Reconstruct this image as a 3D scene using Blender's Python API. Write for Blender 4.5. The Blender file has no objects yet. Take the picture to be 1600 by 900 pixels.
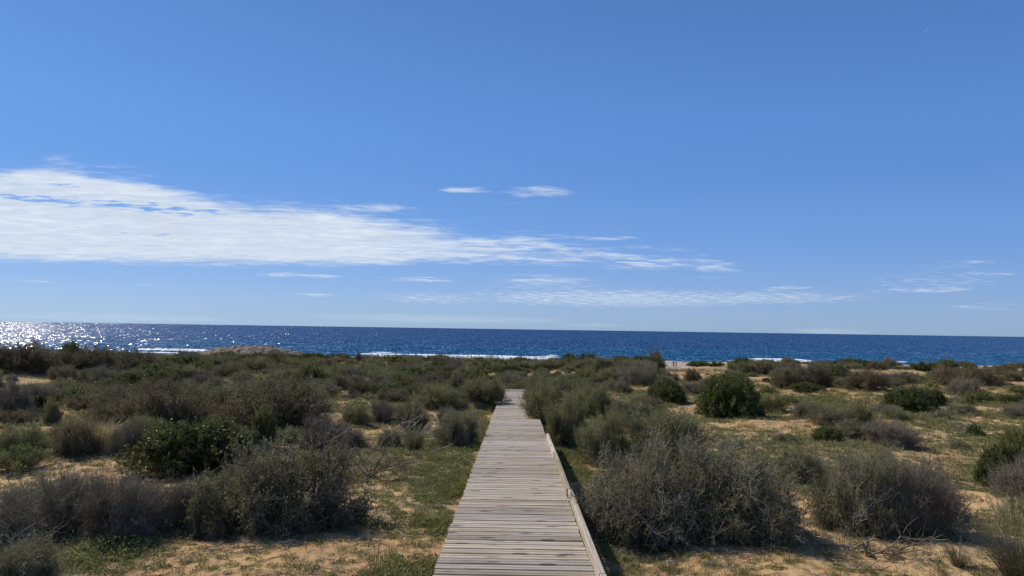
import bpy, math, random
import numpy as np
from math import radians, sin, cos, pi, exp, hypot
from mathutils import Vector, Matrix

S = bpy.context.scene
COL = S.collection

# ------------------------------------------------------------------ camera
FOC = 1150.0                     # focal length in pixels of the 1600 px wide photograph
PITCH, ROLL = radians(3.19), radians(0.86)
CAMZ = 11.5
cam = bpy.data.cameras.new('camera'); camo = bpy.data.objects.new('camera', cam); COL.objects.link(camo)
cam.sensor_width = 36; cam.lens = 36 * FOC / 1600; cam.clip_start = 0.05; cam.clip_end = 80000
camo.matrix_world = Matrix.Translation((0, 0, CAMZ)) @ Matrix.Rotation(pi/2 + PITCH, 4, 'X') @ Matrix.Rotation(ROLL, 4, 'Z')
S.camera = camo
S.render.resolution_x, S.render.resolution_y = 1024, 576
S.view_settings.view_transform = 'Standard'; S.view_settings.look = 'None'
S.view_settings.exposure = 0.0; S.view_settings.gamma = 1.0

SUN_AZ, SUN_EL = radians(-54), radians(43)     # azimuth from +Y, negative = left of the view

def ray(px, py):
    x = (px-800)/FOC; y = (450-py)/FOC
    c, s = cos(ROLL), sin(ROLL)
    X = x*c-y*s; Y = x*s+y*c
    return np.array([X, cos(PITCH)-Y*sin(PITCH), sin(PITCH)+Y*cos(PITCH)])
def project(x, y, z):
    dz = z-CAMZ
    f = y*cos(PITCH)+dz*sin(PITCH); u = -y*sin(PITCH)+dz*cos(PITCH)
    X = x/f; Y = u/f; c, s = cos(ROLL), sin(ROLL)
    return 800+FOC*(X*c+Y*s), 450-FOC*(-X*s+Y*c)

# ------------------------------------------------------------------ node helper
class NT:
    def __init__(s, nt): s.nt = nt; nt.nodes.clear()
    def n(s, t, **kw):
        nd = s.nt.nodes.new(t)
        for k, v in kw.items():
            if k == 'ins':
                for kk, vv in v.items():
                    if isinstance(vv, bpy.types.NodeSocket): s.nt.links.new(vv, nd.inputs[kk])
                    else: nd.inputs[kk].default_value = vv
            else: setattr(nd, k, v)
        return nd
    def link(s, a, b): s.nt.links.new(a, b)
    def m(s, op, a, b=0.0, c=0.0, clamp=False):
        nd = s.n('ShaderNodeMath', operation=op); nd.use_clamp = clamp
        for i, v in enumerate((a, b, c)):
            if isinstance(v, bpy.types.NodeSocket): s.link(v, nd.inputs[i])
            else: nd.inputs[i].default_value = v
        return nd.outputs[0]
    def ramp(s, fac, stops, interp='LINEAR'):
        nd = s.n('ShaderNodeValToRGB'); nd.color_ramp.interpolation = interp
        el = nd.color_ramp.elements
        while len(el) < len(stops): el.new(0.5)
        for e, (p, c) in zip(el, stops):
            e.position = p; e.color = (c if len(c) == 4 else (*c, 1)) if hasattr(c, '__len__') else (c, c, c, 1)
        s.link(fac, nd.inputs[0]); return nd.outputs[0]
    def mix(s, fac, a, b, mode='MIX'):
        nd = s.n('ShaderNodeMix', data_type='RGBA', blend_type=mode)
        for k, v in ((0, fac), (6, a), (7, b)):
            if isinstance(v, bpy.types.NodeSocket): s.link(v, nd.inputs[k])
            else: nd.inputs[k].default_value = v if k == 0 else (*v, 1)
        return nd.outputs[2]
    def smooth(s, v, a, b):
        nd = s.n('ShaderNodeMapRange', interpolation_type='SMOOTHSTEP')
        s.link(v, nd.inputs[0]); nd.inputs[1].default_value = a; nd.inputs[2].default_value = b
        return nd.outputs[0]
    def noise(s, vec, scale, detail=3, rough=0.5, **k):
        nd = s.n('ShaderNodeTexNoise', **k); s.link(vec, nd.inputs['Vector'])
        nd.inputs['Scale'].default_value = scale; nd.inputs['Detail'].default_value = detail; nd.inputs['Roughness'].default_value = rough
        return nd.outputs['Fac']

# ------------------------------------------------------------------ world: sky with clouds
W = bpy.data.worlds.new('World'); S.world = W; W.use_nodes = True
w = NT(W.node_tree)
tc = w.n('ShaderNodeTexCoord').outputs['Generated']
sky = w.n('ShaderNodeTexSky', sky_type='NISHITA', sun_disc=False, sun_elevation=SUN_EL, sun_rotation=SUN_AZ,
          altitude=10, air_density=1.0, dust_density=0.5, ozone_density=2.2)
sep = w.n('ShaderNodeSeparateXYZ'); w.link(tc, sep.inputs[0])
dx, dy, dz = sep.outputs
DEG = 180/pi
A = w.m('MULTIPLY', w.m('ARCTAN2', dx, dy), DEG)
Ev = w.m('MULTIPLY', w.m('ARCSINE', dz), DEG)
def azel(px, py):
    r = ray(px, py); r = r/np.linalg.norm(r); return math.degrees(math.atan2(r[0], r[1])), math.degrees(math.asin(r[2]))
# cloud sheet coordinates (a layer seen in perspective)
zz = w.m('MAXIMUM', w.m('ADD', dz, 0.05), 0.03)
cmb = w.n('ShaderNodeCombineXYZ'); w.link(w.m('DIVIDE', dx, zz), cmb.inputs[0]); w.link(w.m('DIVIDE', dy, zz), cmb.inputs[1])
cp = cmb.outputs[0]
rotn = w.n('ShaderNodeVectorRotate', rotation_type='Z_AXIS'); w.link(cp, rotn.inputs[0]); rotn.inputs['Angle'].default_value = radians(-8)
mp = w.n('ShaderNodeMapping'); w.link(rotn.outputs[0], mp.inputs[0]); mp.inputs['Scale'].default_value = (0.55, 1.15, 1)
cpr = mp.outputs[0]
n_big = w.noise(cpr, 1.1, 3, 0.5)
n_mid = w.noise(cpr, 2.6, 7, 0.62, noise_dimensions='2D')
n_fine = w.noise(cpr, 9.0, 7, 0.65, noise_dimensions='2D')
mpc = w.n('ShaderNodeMapping'); w.link(cp, mpc.inputs[0]); mpc.inputs['Scale'].default_value = (5.0, 9.0, 1)
n_puff = w.noise(mpc.outputs[0], 1.0, 5, 0.6, noise_dimensions='2D')
def curve(pts):
    nd = w.n('ShaderNodeFloatCurve'); t = w.m('DIVIDE', w.m('ADD', A, 60), 120); w.link(t, nd.inputs['Value'])
    c = nd.mapping.curves[0]
    P = sorted(((a+60)/120, e/30) for a, e in (azel(*p) for p in pts))
    c.points[0].location = (0, P[0][1]); c.points[-1].location = (1, P[-1][1])
    for x, y in P: c.points.new(x, y)
    for p in c.points: p.handle_type = 'AUTO'
    nd.mapping.update(); return w.m('MULTIPLY', nd.outputs[0], 30)
top = curve([(-300, 268), (0, 264), (75, 257), (150, 261), (215, 270), (270, 290), (340, 302), (430, 313), (520, 322), (600, 334), (650, 345),
             (720, 356), (800, 366), (880, 377), (950, 386), (1020, 394), (1080, 400), (1130, 405), (1170, 412), (1200, 420), (1500, 440)])
bot = curve([(-300, 404), (0, 406), (100, 409), (400, 412), (600, 413), (700, 410), (800, 411), (900, 414), (1000, 418), (1100, 421), (1150, 418), (1175, 412), (1500, 380)])
wob = w.m('ADD', w.m('MULTIPLY', w.m('SUBTRACT', n_mid, 0.5), 2.8), w.m('MULTIPLY', w.m('SUBTRACT', n_fine, 0.5), 1.6))
wob2 = w.m('ADD', w.m('MULTIPLY', w.m('SUBTRACT', n_mid, 0.5), 0.9), w.m('MULTIPLY', w.m('SUBTRACT', n_fine, 0.5), 1.0))
dtop = w.m('ADD', w.m('SUBTRACT', top, Ev), wob)
dbot = w.m('ADD', w.m('SUBTRACT', Ev, bot), wob2)
edge = w.m('MULTIPLY', w.smooth(dtop, -0.2, 1.3), w.smooth(dbot, -0.25, 0.55))
# thins out and breaks into streaks towards the right
rightness = w.smooth(A, -14.0, 8.0)
solid = w.m('SUBTRACT', 1.0, w.m('MULTIPLY', rightness, 0.85))
body_var = w.m('ADD', .84, w.m('MULTIPLY', w.smooth(n_fine, .3, .55), .16))
streak = w.smooth(w.m('ADD', n_mid, w.m('MULTIPLY', w.m('SUBTRACT', n_fine, .5), 0.5)), 0.40, 0.60)
body = w.m('ADD', w.m('MULTIPLY', edge, solid), w.m('MULTIPLY', w.m('MULTIPLY', edge, streak), w.m('SUBTRACT', 1.0, solid)), clamp=True)
def blob(px, py, wx, wy, inten=1.0):
    a, e = azel(px, py); c = cos(radians(a)); wa = wx/FOC*DEG*c*c; we = wy/FOC*DEG*c
    u = w.m('DIVIDE', w.m('SUBTRACT', A, a), wa); v = w.m('DIVIDE', w.m('SUBTRACT', Ev, e), we)
    d = w.m('ADD', w.m('MULTIPLY', u, u), w.m('MULTIPLY', v, v))
    return w.m('MULTIPLY', w.m('SUBTRACT', 1.0, d, clamp=True), inten)
def blobs(lst):
    acc = None
    for b in lst:
        v = blob(*b); acc = v if acc is None else w.m('MAXIMUM', acc, v)
    return acc
gaps = blobs([(200, 322, 230, 14, .9), (60, 310, 110, 12, .8), (500, 324, 90, 7, .8), (330, 292, 70, 8, .6), (250, 367, 90, 5, .5), (650, 392, 120, 6, .6),
              (960, 396, 160, 5, .6), (700, 350, 120, 8, .6), (100, 288, 90, 6, .6)])
gapm = w.smooth(w.m('ADD', gaps, w.m('MULTIPLY', w.m('SUBTRACT', n_fine, 0.5), 3.2)), 0.55, 1.15)
body = w.m('MULTIPLY', body, w.m('SUBTRACT', 1.0, w.m('MULTIPLY', gapm, w.smooth(gaps, 0.0, 0.3))))
body = w.m('MULTIPLY', w.m('MULTIPLY', body, body_var), w.m('SUBTRACT', 0.99, w.m('MULTIPLY', rightness, 0.2)))
wisps = blobs([(735, 297, 60, 7, .8), (835, 300, 80, 11, 1.1), (600, 323, 60, 8, .75), (440, 429, 55, 5, .8), (505, 432, 40, 4, .8),
               (495, 460, 40, 5, .7), (45, 439, 65, 3, .5), (240, 445, 50, 2, .5), (650, 437, 95, 6, .65), (845, 437, 110, 10, .75),
               (950, 372, 70, 6, .6), (1125, 433, 45, 3, .5), (1440, 453, 130, 6, .6), (1490, 415, 110, 9, .45), (1540, 428, 90, 8, .4),
               (1230, 450, 80, 6, .45), (800, 316, 40, 4, .35), (1530, 479, 110, 8, .4), (620, 469, 70, 6, .4)])
wm = w.m('MULTIPLY', w.smooth(w.m('ADD', wisps, w.m('MULTIPLY', w.m('SUBTRACT', w.m('ADD', w.m('MULTIPLY', n_mid, .5), w.m('MULTIPLY', n_fine, .5)), .5), 3.2)), 0.25, 1.15), w.smooth(wisps, 0.0, 0.35))
low = blobs([(960, 466, 330, 19, .7), (1180, 465, 220, 14, .6), (680, 466, 130, 14, .5), (1460, 440, 170, 26, .35), (860, 447, 160, 14, .4)])
lm = w.m('MULTIPLY', w.smooth(w.m('ADD', low, w.m('MULTIPLY', w.m('SUBTRACT', n_puff, .5), 2.0)), 0.15, 1.1), w.m('MULTIPLY', w.smooth(low, 0.0, 0.5), 0.75))
far = blobs([(680, 498, 260, 9, .5), (180, 496, 260, 10, .45), (1290, 518, 90, 7, .5), (930, 508, 60, 4, .4)])
fm = w.m('MULTIPLY', w.smooth(w.m('ADD', far, w.m('MULTIPLY', w.m('SUBTRACT', n_mid, .5), 0.9)), 0.05, 0.8), w.m('MULTIPLY', w.smooth(far, 0.0, 0.3), 0.38))
mask = w.m('MAXIMUM', w.m('MAXIMUM', body, w.m('MULTIPLY', wm, 0.72)), w.m('MAXIMUM', lm, fm))
shade = w.m('ADD', w.m('MULTIPLY', n_mid, 0.5), w.m('MULTIPLY', n_puff, 0.5))
ccol = w.ramp(shade, [(0.25, (5.6, 6.5, 7.9)), (0.5, (6.6, 7.4, 8.6)), (0.72, (7.9, 8.6, 9.5))])
# the clear sky: the Nishita brightness distribution, coloured by height as in the photograph
bw = w.n('ShaderNodeRGBToBW'); w.link(sky.outputs[0], bw.inputs[0])
lum = w.m('POWER', w.m('MULTIPLY', bw.outputs[0], 0.095/0.3), 0.45)
grad = w.ramp(w.m('DIVIDE', w.m('ADD', Ev, 2.0), 92.0), [((e+2)/92, tuple(x*10 for x in c)) for e, c in
    [(0, (.262, .375, .540)), (1.2, (.238, .358, .550)), (3.5, (.188, .325, .600)), (6.3, (.150, .303, .640)), (11.3, (.118, .272, .635)), (15.3, (.112, .268, .650)), (23.5, (.096, .230, .570)), (45, (.095, .205, .470)), (90, (.085, .17, .39))]])
lc = w.n('ShaderNodeCombineColor'); w.link(lum, lc.inputs[0]); w.link(w.m('POWER', lum, .9), lc.inputs[1]); w.link(w.m('POWER', lum, .72), lc.inputs[2])
skc = w.mix(1.0, grad, lc.outputs[0], 'MULTIPLY')
out = w.mix(w.m('MINIMUM', mask, 1.0), skc, ccol)
# ramp clamps colours at 1? no: colour values above 1 are kept by the ramp stops
bg = w.n('ShaderNodeBackground'); w.link(out, bg.inputs[0]); bg.inputs[1].default_value = 0.10
wo = w.n('ShaderNodeOutputWorld'); w.link(bg.outputs[0], wo.inputs[0])

# ------------------------------------------------------------------ sun
sd = Vector((sin(SUN_AZ)*cos(SUN_EL), cos(SUN_AZ)*cos(SUN_EL), sin(SUN_EL)))
sun = bpy.data.lights.new('sun', 'SUN'); sun.energy = 4.5; sun.angle = radians(0.5); sun.color = (1.0, 0.935, 0.83)
suno = bpy.data.objects.new('sun', sun); COL.objects.link(suno)
suno.rotation_euler = (-sd).to_track_quat('-Z', 'Y').to_euler(); suno.location = (-30, 20, 60)

# ------------------------------------------------------------------ numpy noise
def vnoise(x, y, seed=0):
    x = np.asarray(x, float); y = np.asarray(y, float)
    xi = np.floor(x); yi = np.floor(y); fx = x-xi; fy = y-yi
    fx = fx*fx*(3-2*fx); fy = fy*fy*(3-2*fy)
    def h(a, b):
        v = np.sin(a*127.1+b*311.7+seed*74.7)*43758.5453; return v-np.floor(v)
    return (h(xi, yi)*(1-fx)+h(xi+1, yi)*fx)*(1-fy)+(h(xi, yi+1)*(1-fx)+h(xi+1, yi+1)*fx)*fy
def fbm(x, y, seed=0, o=4):
    s = 0; a = .5; t = 0
    for i in range(o):
        s = s+a*vnoise(x*2**i+i*17.3, y*2**i-i*9.1, seed+i); t += a; a *= .5
    return s/t

# ------------------------------------------------------------------ terrain height
DX, DS = 0.00737, 0.031                     # boardwalk heading and fall per metre
def deck_z(t): return CAMZ-1.57-DS*t
def deck_x(t): return DX*t
DY = [-60, 0, 31, 36, 60, 90, 115, 128, 145, 170, 220, 285, 320, 420]
DD = [1.3, 1.76, 2.72, 2.86, 3.65, 4.6, 5.4, 6.0, 7.2, 8.8, 10.6, 11.45, 12.8, 16]
MOUNDS = []   # x, y, rx, ry, h
def ground(x, y):
    x = np.asarray(x, float); y = np.asarray(y, float)
    z = CAMZ-np.interp(y, DY, DD)
    far = np.clip((y-5)/40, 0.25, 1.0)*np.clip((300-y)/60, 0.1, 1)
    n = (fbm(x/14, y/14, 3, 3)-0.5)*1.5*far+(fbm(x/3.1, y/3.1, 9, 3)-0.5)*0.34+(fbm(x/.6, y/.6, 5, 3)-0.5)*0.07
    ridge = np.clip((x-18)/30, 0, 1)*np.clip((y-60)/40, 0, 1)*np.clip((150-y)/30, 0, 1)*0.4
    cor = np.clip((np.abs(x-DX*y)-0.75)/2.2, 0, 1)*np.clip(1, 0, 1)
    cor = np.maximum(cor, np.clip((y-31)/6, 0, 1)); cor = cor*cor*(3-2*cor)
    z = z+(n+ridge)*cor
    z = z-0.14*np.exp(-((x-1.25)/0.6)**2)*np.clip((16-y)/4, 0, 1)
    for mx, my, rx, ry, hh in MOUNDS:
        z = z+hh*np.exp(-((x-mx)/rx)**2-((y-my)/ry)**2)
    # gully towards the beach path
    gx = 0.2175*y
    z = z-1.0*np.exp(-((x-gx)/(5+0*y))**2)*np.clip((y-95)/15, 0, 1)*np.clip((190-y)/20, 0, 1)
    # a shallow trough along the beach path keeps the walkers in sight
    lim = CAMZ-.0505*np.hypot(x, y); wgt = np.exp(-((x-.2225*y)/2.2)**4)*np.clip((y-60)/10, 0, 1)*np.clip((212-y)/6, 0, 1)
    z = np.where(z > lim, z+(lim-z)*wgt, z)
    return z
TT = np.concatenate([np.arange(2, 30, .03), np.arange(30, 400, .15)])
def at(px, py):
    r = ray(px, py); r = r/hypot(r[0], r[1])
    X = r[0]*TT; Y = r[1]*TT; Z = CAMZ+r[2]*TT
    i = np.argmax(Z <= ground(X, Y))
    if Z[i] > ground(X[i], Y[i]): i = len(TT)-1
    return X[i], Y[i], float(ground(X[i], Y[i])), TT[i]
def mound(px, py, wpx, hh, ryf=0.7):
    x, y, z, t = at(px, py); rx = wpx/2/FOC*y; MOUNDS.append((x, y, rx, max(rx*ryf, .6), hh))
for m_ in [(735, 640, 75, .35), (560, 632, 70, .15), (60, 652, 90, .35), (20, 600, 80, .3), (1125, 590, 45, .45), (1380, 582, 70, .3), (1560, 573, 60, .3),
           (1290, 665, 200, .15), (1540, 790, 100, .15), (170, 735, 110, .12), (1170, 665, 120, .12)]:
    mound(*m_)

# ------------------------------------------------------------------ object helpers
def tag(o, label=None, cat=None, group=None, kind=None):
    if label: o['label'] = label
    if cat: o['category'] = cat
    if group: o['group'] = group
    if kind: o['kind'] = kind
    return o
def link(name, me, parent=None, loc=None):
    o = bpy.data.objects.new(name, me); COL.objects.link(o)
    if parent: o.parent = parent
    if loc is not None: o.location = loc
    return o
def qmesh(name, V, Q, mat, tint=None, smooth=False):
    me = bpy.data.meshes.new(name); V = np.ascontiguousarray(V, np.float32); Q = np.ascontiguousarray(Q, np.int32)
    k = Q.shape[1]
    me.vertices.add(len(V)); me.vertices.foreach_set('co', V.ravel())
    me.loops.add(Q.size); me.loops.foreach_set('vertex_index', Q.ravel())
    me.polygons.add(len(Q)); me.polygons.foreach_set('loop_start', np.arange(0, Q.size, k, dtype=np.int32)); me.polygons.foreach_set('loop_total', np.full(len(Q), k, np.int32))
    if smooth: me.polygons.foreach_set('use_smooth', np.ones(len(Q), bool))
    me.update(calc_edges=True)
    if tint is not None:
        a = me.attributes.new('tint', 'FLOAT', 'POINT'); a.data.foreach_set('value', np.ascontiguousarray(tint, np.float32))
    for m_ in (mat if isinstance(mat, (list, tuple)) else [mat]): me.materials.append(m_)
    return me
def norm(v): return v/np.maximum(np.linalg.norm(v, axis=-1, keepdims=True), 1e-9)
def prisms(P0, P1, r0, r1):
    n = len(P0); d = norm(P1-P0)
    ref = np.where(np.abs(d[:, 2:3]) > .9, np.array([[1., 0, 0]]), np.array([[0, 0, 1.]]))
    u = norm(np.cross(d, ref)); v = np.cross(d, u)
    V = np.empty((n, 6, 3))
    for k in range(3):
        a = 2*pi*k/3; o = u*cos(a)+v*sin(a)
        V[:, k] = P0+o*np.reshape(r0, (-1, 1)); V[:, 3+k] = P1+o*np.reshape(r1, (-1, 1))
    b = np.arange(n)[:, None]*6
    Q = np.concatenate([b+np.array([[k, (k+1) % 3, 3+(k+1) % 3, 3+k]]) for k in range(3)])
    return V.reshape(-1, 3), Q
def quads(C, U, Vv):     # leaf: pointed diamond, slightly folded
    n = len(C); V = np.empty((n, 4, 3)); V[:, 0] = C; V[:, 1] = C+U*.45+Vv; V[:, 2] = C+U; V[:, 3] = C+U*.45-Vv
    return V.reshape(-1, 3), np.arange(4*n).reshape(n, 4)
def cat(parts):
    V = []; Q = []; T = []; off = 0
    for p in parts:
        V.append(p[0]); Q.append(p[1]+off); off += len(p[0]); T.append(p[2])
    return np.concatenate(V), np.concatenate(Q), np.concatenate(T)

# ------------------------------------------------------------------ materials
def mat(name):
    m_ = bpy.data.materials.new(name); m_.use_nodes = True; return m_, NT(m_.node_tree)
def leaf_mat(name, c0, c1, c2, transl=0.25, rough=0.55, objvar=0.35, spec=0.3):
    m_, k = mat(name)
    at_ = k.n('ShaderNodeAttribute', attribute_name='tint').outputs['Fac']
    rnd = k.n('ShaderNodeObjectInfo').outputs['Random']
    col = k.ramp(at_, [(0.0, c0), (0.5, c1), (1.0, c2)])
    h = k.n('ShaderNodeHueSaturation'); k.link(col, h.inputs['Color'])
    k.link(k.m('ADD', k.m('MULTIPLY', rnd, 0.03), 0.485), h.inputs['Hue'])
    k.link(k.m('ADD', k.m('MULTIPLY', rnd, objvar), 1-objvar/2), h.inputs['Value'])
    h.inputs['Saturation'].default_value = 0.98
    b = k.n('ShaderNodeBsdfPrincipled'); k.link(h.outputs[0], b.inputs['Base Color']); b.inputs['Roughness'].default_value = rough
    b.inputs['Specular IOR Level'].default_value = spec
    o = k.n('ShaderNodeOutputMaterial')
    if transl:
        t = k.n('ShaderNodeBsdfTranslucent'); k.link(h.outputs[0], t.inputs[0])
        mx = k.n('ShaderNodeMixShader'); mx.inputs[0].default_value = transl
        k.link(b.outputs[0], mx.inputs[1]); k.link(t.outputs[0], mx.inputs[2]); k.link(mx.outputs[0], o.inputs[0])
    else: k.link(b.outputs[0], o.inputs[0])
    return m_
M = {}
M['mastic'] = leaf_mat('mastic leaves', (.045, .064, .015), (.095, .122, .027), (.23, .245, .065), .38, .42, .3, .3)
M['thorn'] = leaf_mat('grey green leaves', (.085, .088, .038), (.20, .195, .088), (.42, .40, .22), .40, .6, .35, .12)
M['broom'] = leaf_mat('olive leaves', (.085, .092, .026), (.20, .205, .068), (.37, .36, .15), .42, .6, .35, .12)
M['dry'] = leaf_mat('dry brownish leaves', (.11, .092, .045), (.21, .175, .090), (.36, .31, .18), .35, .6, .35, .12)
M['green'] = leaf_mat('fresh green leaves', (.09, .105, .026), (.165, .175, .046), (.30, .28, .085), .38, .6, .35, .15)
M['reed'] = leaf_mat('golden grass', (.20, .17, .07), (.30, .24, .11), (.42, .34, .18), .35)
M['tuss'] = leaf_mat('tussock blades', (.10, .10, .05), (.17, .165, .085), (.30, .26, .15), .3)
M['flower'] = leaf_mat('yellow petals', (.6, .42, .02), (.7, .5, .03), (.8, .6, .05), .3)
M['twig'] = leaf_mat('brown grey twigs', (.14, .112, .075), (.25, .210, .150), (.48, .43, .34), 0, .8, .35, .1)
M['twig_dark'] = leaf_mat('dark twigs', (.09, .070, .045), (.16, .128, .085), (.30, .25, .18), 0, .8, .35, .1)
M['twig_purple'] = leaf_mat('purple grey twigs', (.125, .102, .072), (.24, .20, .148), (.46, .41, .32), 0, .8, .35, .1)
M['dead'] = leaf_mat('bleached dead wood', (.20, .175, .15), (.32, .29, .26), (.46, .43, .39), 0, .85)

def sand_mat():
    m_, k = mat('sandy ground')
    tc = k.n('ShaderNodeTexCoord').outputs['Object']
    at_ = k.n('ShaderNodeAttribute', attribute_name='veg').outputs['Fac']
    pale = k.n('ShaderNodeAttribute', attribute_name='pale').outputs['Fac']
    n1 = k.noise(tc, .35, 4, .55); n2 = k.noise(tc, 5, 5, .6); n3 = k.noise(tc, 60, 3, .6)
    c = k.ramp(n1, [(.3, (.385, .232, .102)), (.55, (.46, .295, .138)), (.75, (.50, .345, .18))])
    c = k.mix(k.m('MULTIPLY', k.smooth(n2, .48, .72), .35), c, (.33, .21, .12))
    c = k.mix(k.m('MULTIPLY', k.smooth(n3, .5, .75), .3), c, (.30, .19, .11))
    c = k.mix(k.m('MULTIPLY', k.smooth(n3, .5, .2), .18), c, (.60, .44, .28))
    # litter and thin herb cover
    vt = k.smooth(k.m('ADD', at_, k.m('MULTIPLY', k.m('SUBTRACT', n2, .5), 1.1)), .35, .95)
    lit = k.mix(n3, (.13, .125, .06), (.22, .18, .10))
    c = k.mix(k.m('MULTIPLY', vt, .75), c, lit)
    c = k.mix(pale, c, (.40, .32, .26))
    b = k.n('ShaderNodeBsdfPrincipled'); k.link(c, b.inputs['Base Color']); b.inputs['Roughness'].default_value = .95; b.inputs['Specular IOR Level'].default_value = .15
    hgt = k.m('ADD', k.m('MULTIPLY', k.smooth(k.noise(tc, 3.2, 2, .5), .35, .65), .9), k.m('ADD', k.m('MULTIPLY', k.noise(tc, 9, 4, .6), .6), k.m('MULTIPLY', k.noise(tc, 45, 3, .6), .25)))
    bp = k.n('ShaderNodeBump'); k.link(hgt, bp.inputs['Height']); bp.inputs['Strength'].default_value = .8; bp.inputs['Distance'].default_value = .06
    k.link(bp.outputs[0], b.inputs['Normal'])
    o = k.n('ShaderNodeOutputMaterial'); k.link(b.outputs[0], o.inputs[0]); return m_
M['sand'] = sand_mat()

# plants that thin out: how green the ground is at a world point
VEGP = []   # x, y, r, amount
def veg(x, y):
    v = fbm(x/2.3+5, y/2.3, 21, 4)*1.15-0.16
    v = v+0.25*np.clip((y-30)/60, 0, 1)
    for a, b, rx, ry, q in VEGP: v = v+q*np.exp(-((x-a)/rx)**2-((y-b)/ry)**2)
    v = v+0.35*np.exp(-((x-DX*y+0.95)/0.42)**2)*np.clip((32-y)/3, 0, 1)*np.clip((y-5.5)/3, 0.35, 1)
    return np.clip(v, 0, 1.2)
for px, py, wp, hp, q in [(660, 690, 130, 40, .45), (735, 650, 60, 40, .4), (170, 865, 110, 40, .5), (985, 862, 90, 30, .35), (1290, 630, 200, 25, .35),
                          (1330, 700, 180, 40, .3), (500, 790, 130, 60, -.3), (560, 850, 200, 60, -.34), (330, 885, 160, 20, -.2), (1150, 650, 90, 18, -.4), (1280, 665, 80, 12, -.4),
                          (1520, 770, 60, 40, -.35), (1300, 850, 180, 30, -.25), (170, 735, 90, 20, -.4), (735, 628, 40, 8, -.6), (60, 650, 50, 18, -.5),
                          (20, 603, 40, 8, -.5), (1140, 690, 90, 30, .3), (1250, 790, 60, 30, -.3), (1560, 660, 60, 20, -.3), (1490, 640, 80, 20, .2)]:
    x, y, z, t = at(px, py); y2 = at(px, py-hp/2)[1]; y1 = at(px, min(py+hp/2, 898))[1]
    VEGP.append((x, y, wp/2/FOC*y, max((y2-y1)/2, .3), q))

def build_ground():
    ys = np.concatenate([np.arange(-24, 3, 1.5), 3*np.exp(np.linspace(0, np.log(420/3), 560))])
    us = np.linspace(-1, 1, 521); us = np.sign(us)*np.abs(us)**1.6
    X = us[None, :]*(34+1.55*np.maximum(ys, 0))[:, None]; Y = np.repeat(ys[:, None], len(us), 1)
    Z = ground(X, Y); nr, nc = X.shape
    V = np.stack([X, Y, Z], -1).reshape(-1, 3)
    i = np.arange(nr-1)[:, None]*nc+np.arange(nc-1)[None, :]
    Q = np.stack([i, i+1, i+nc+1, i+nc], -1).reshape(-1, 4)
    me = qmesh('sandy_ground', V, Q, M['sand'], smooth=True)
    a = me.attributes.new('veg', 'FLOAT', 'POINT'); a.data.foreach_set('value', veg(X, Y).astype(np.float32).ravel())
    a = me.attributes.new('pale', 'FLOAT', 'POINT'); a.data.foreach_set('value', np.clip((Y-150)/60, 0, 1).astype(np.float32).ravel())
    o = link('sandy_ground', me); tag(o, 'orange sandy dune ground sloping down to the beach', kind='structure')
build_ground()

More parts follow.
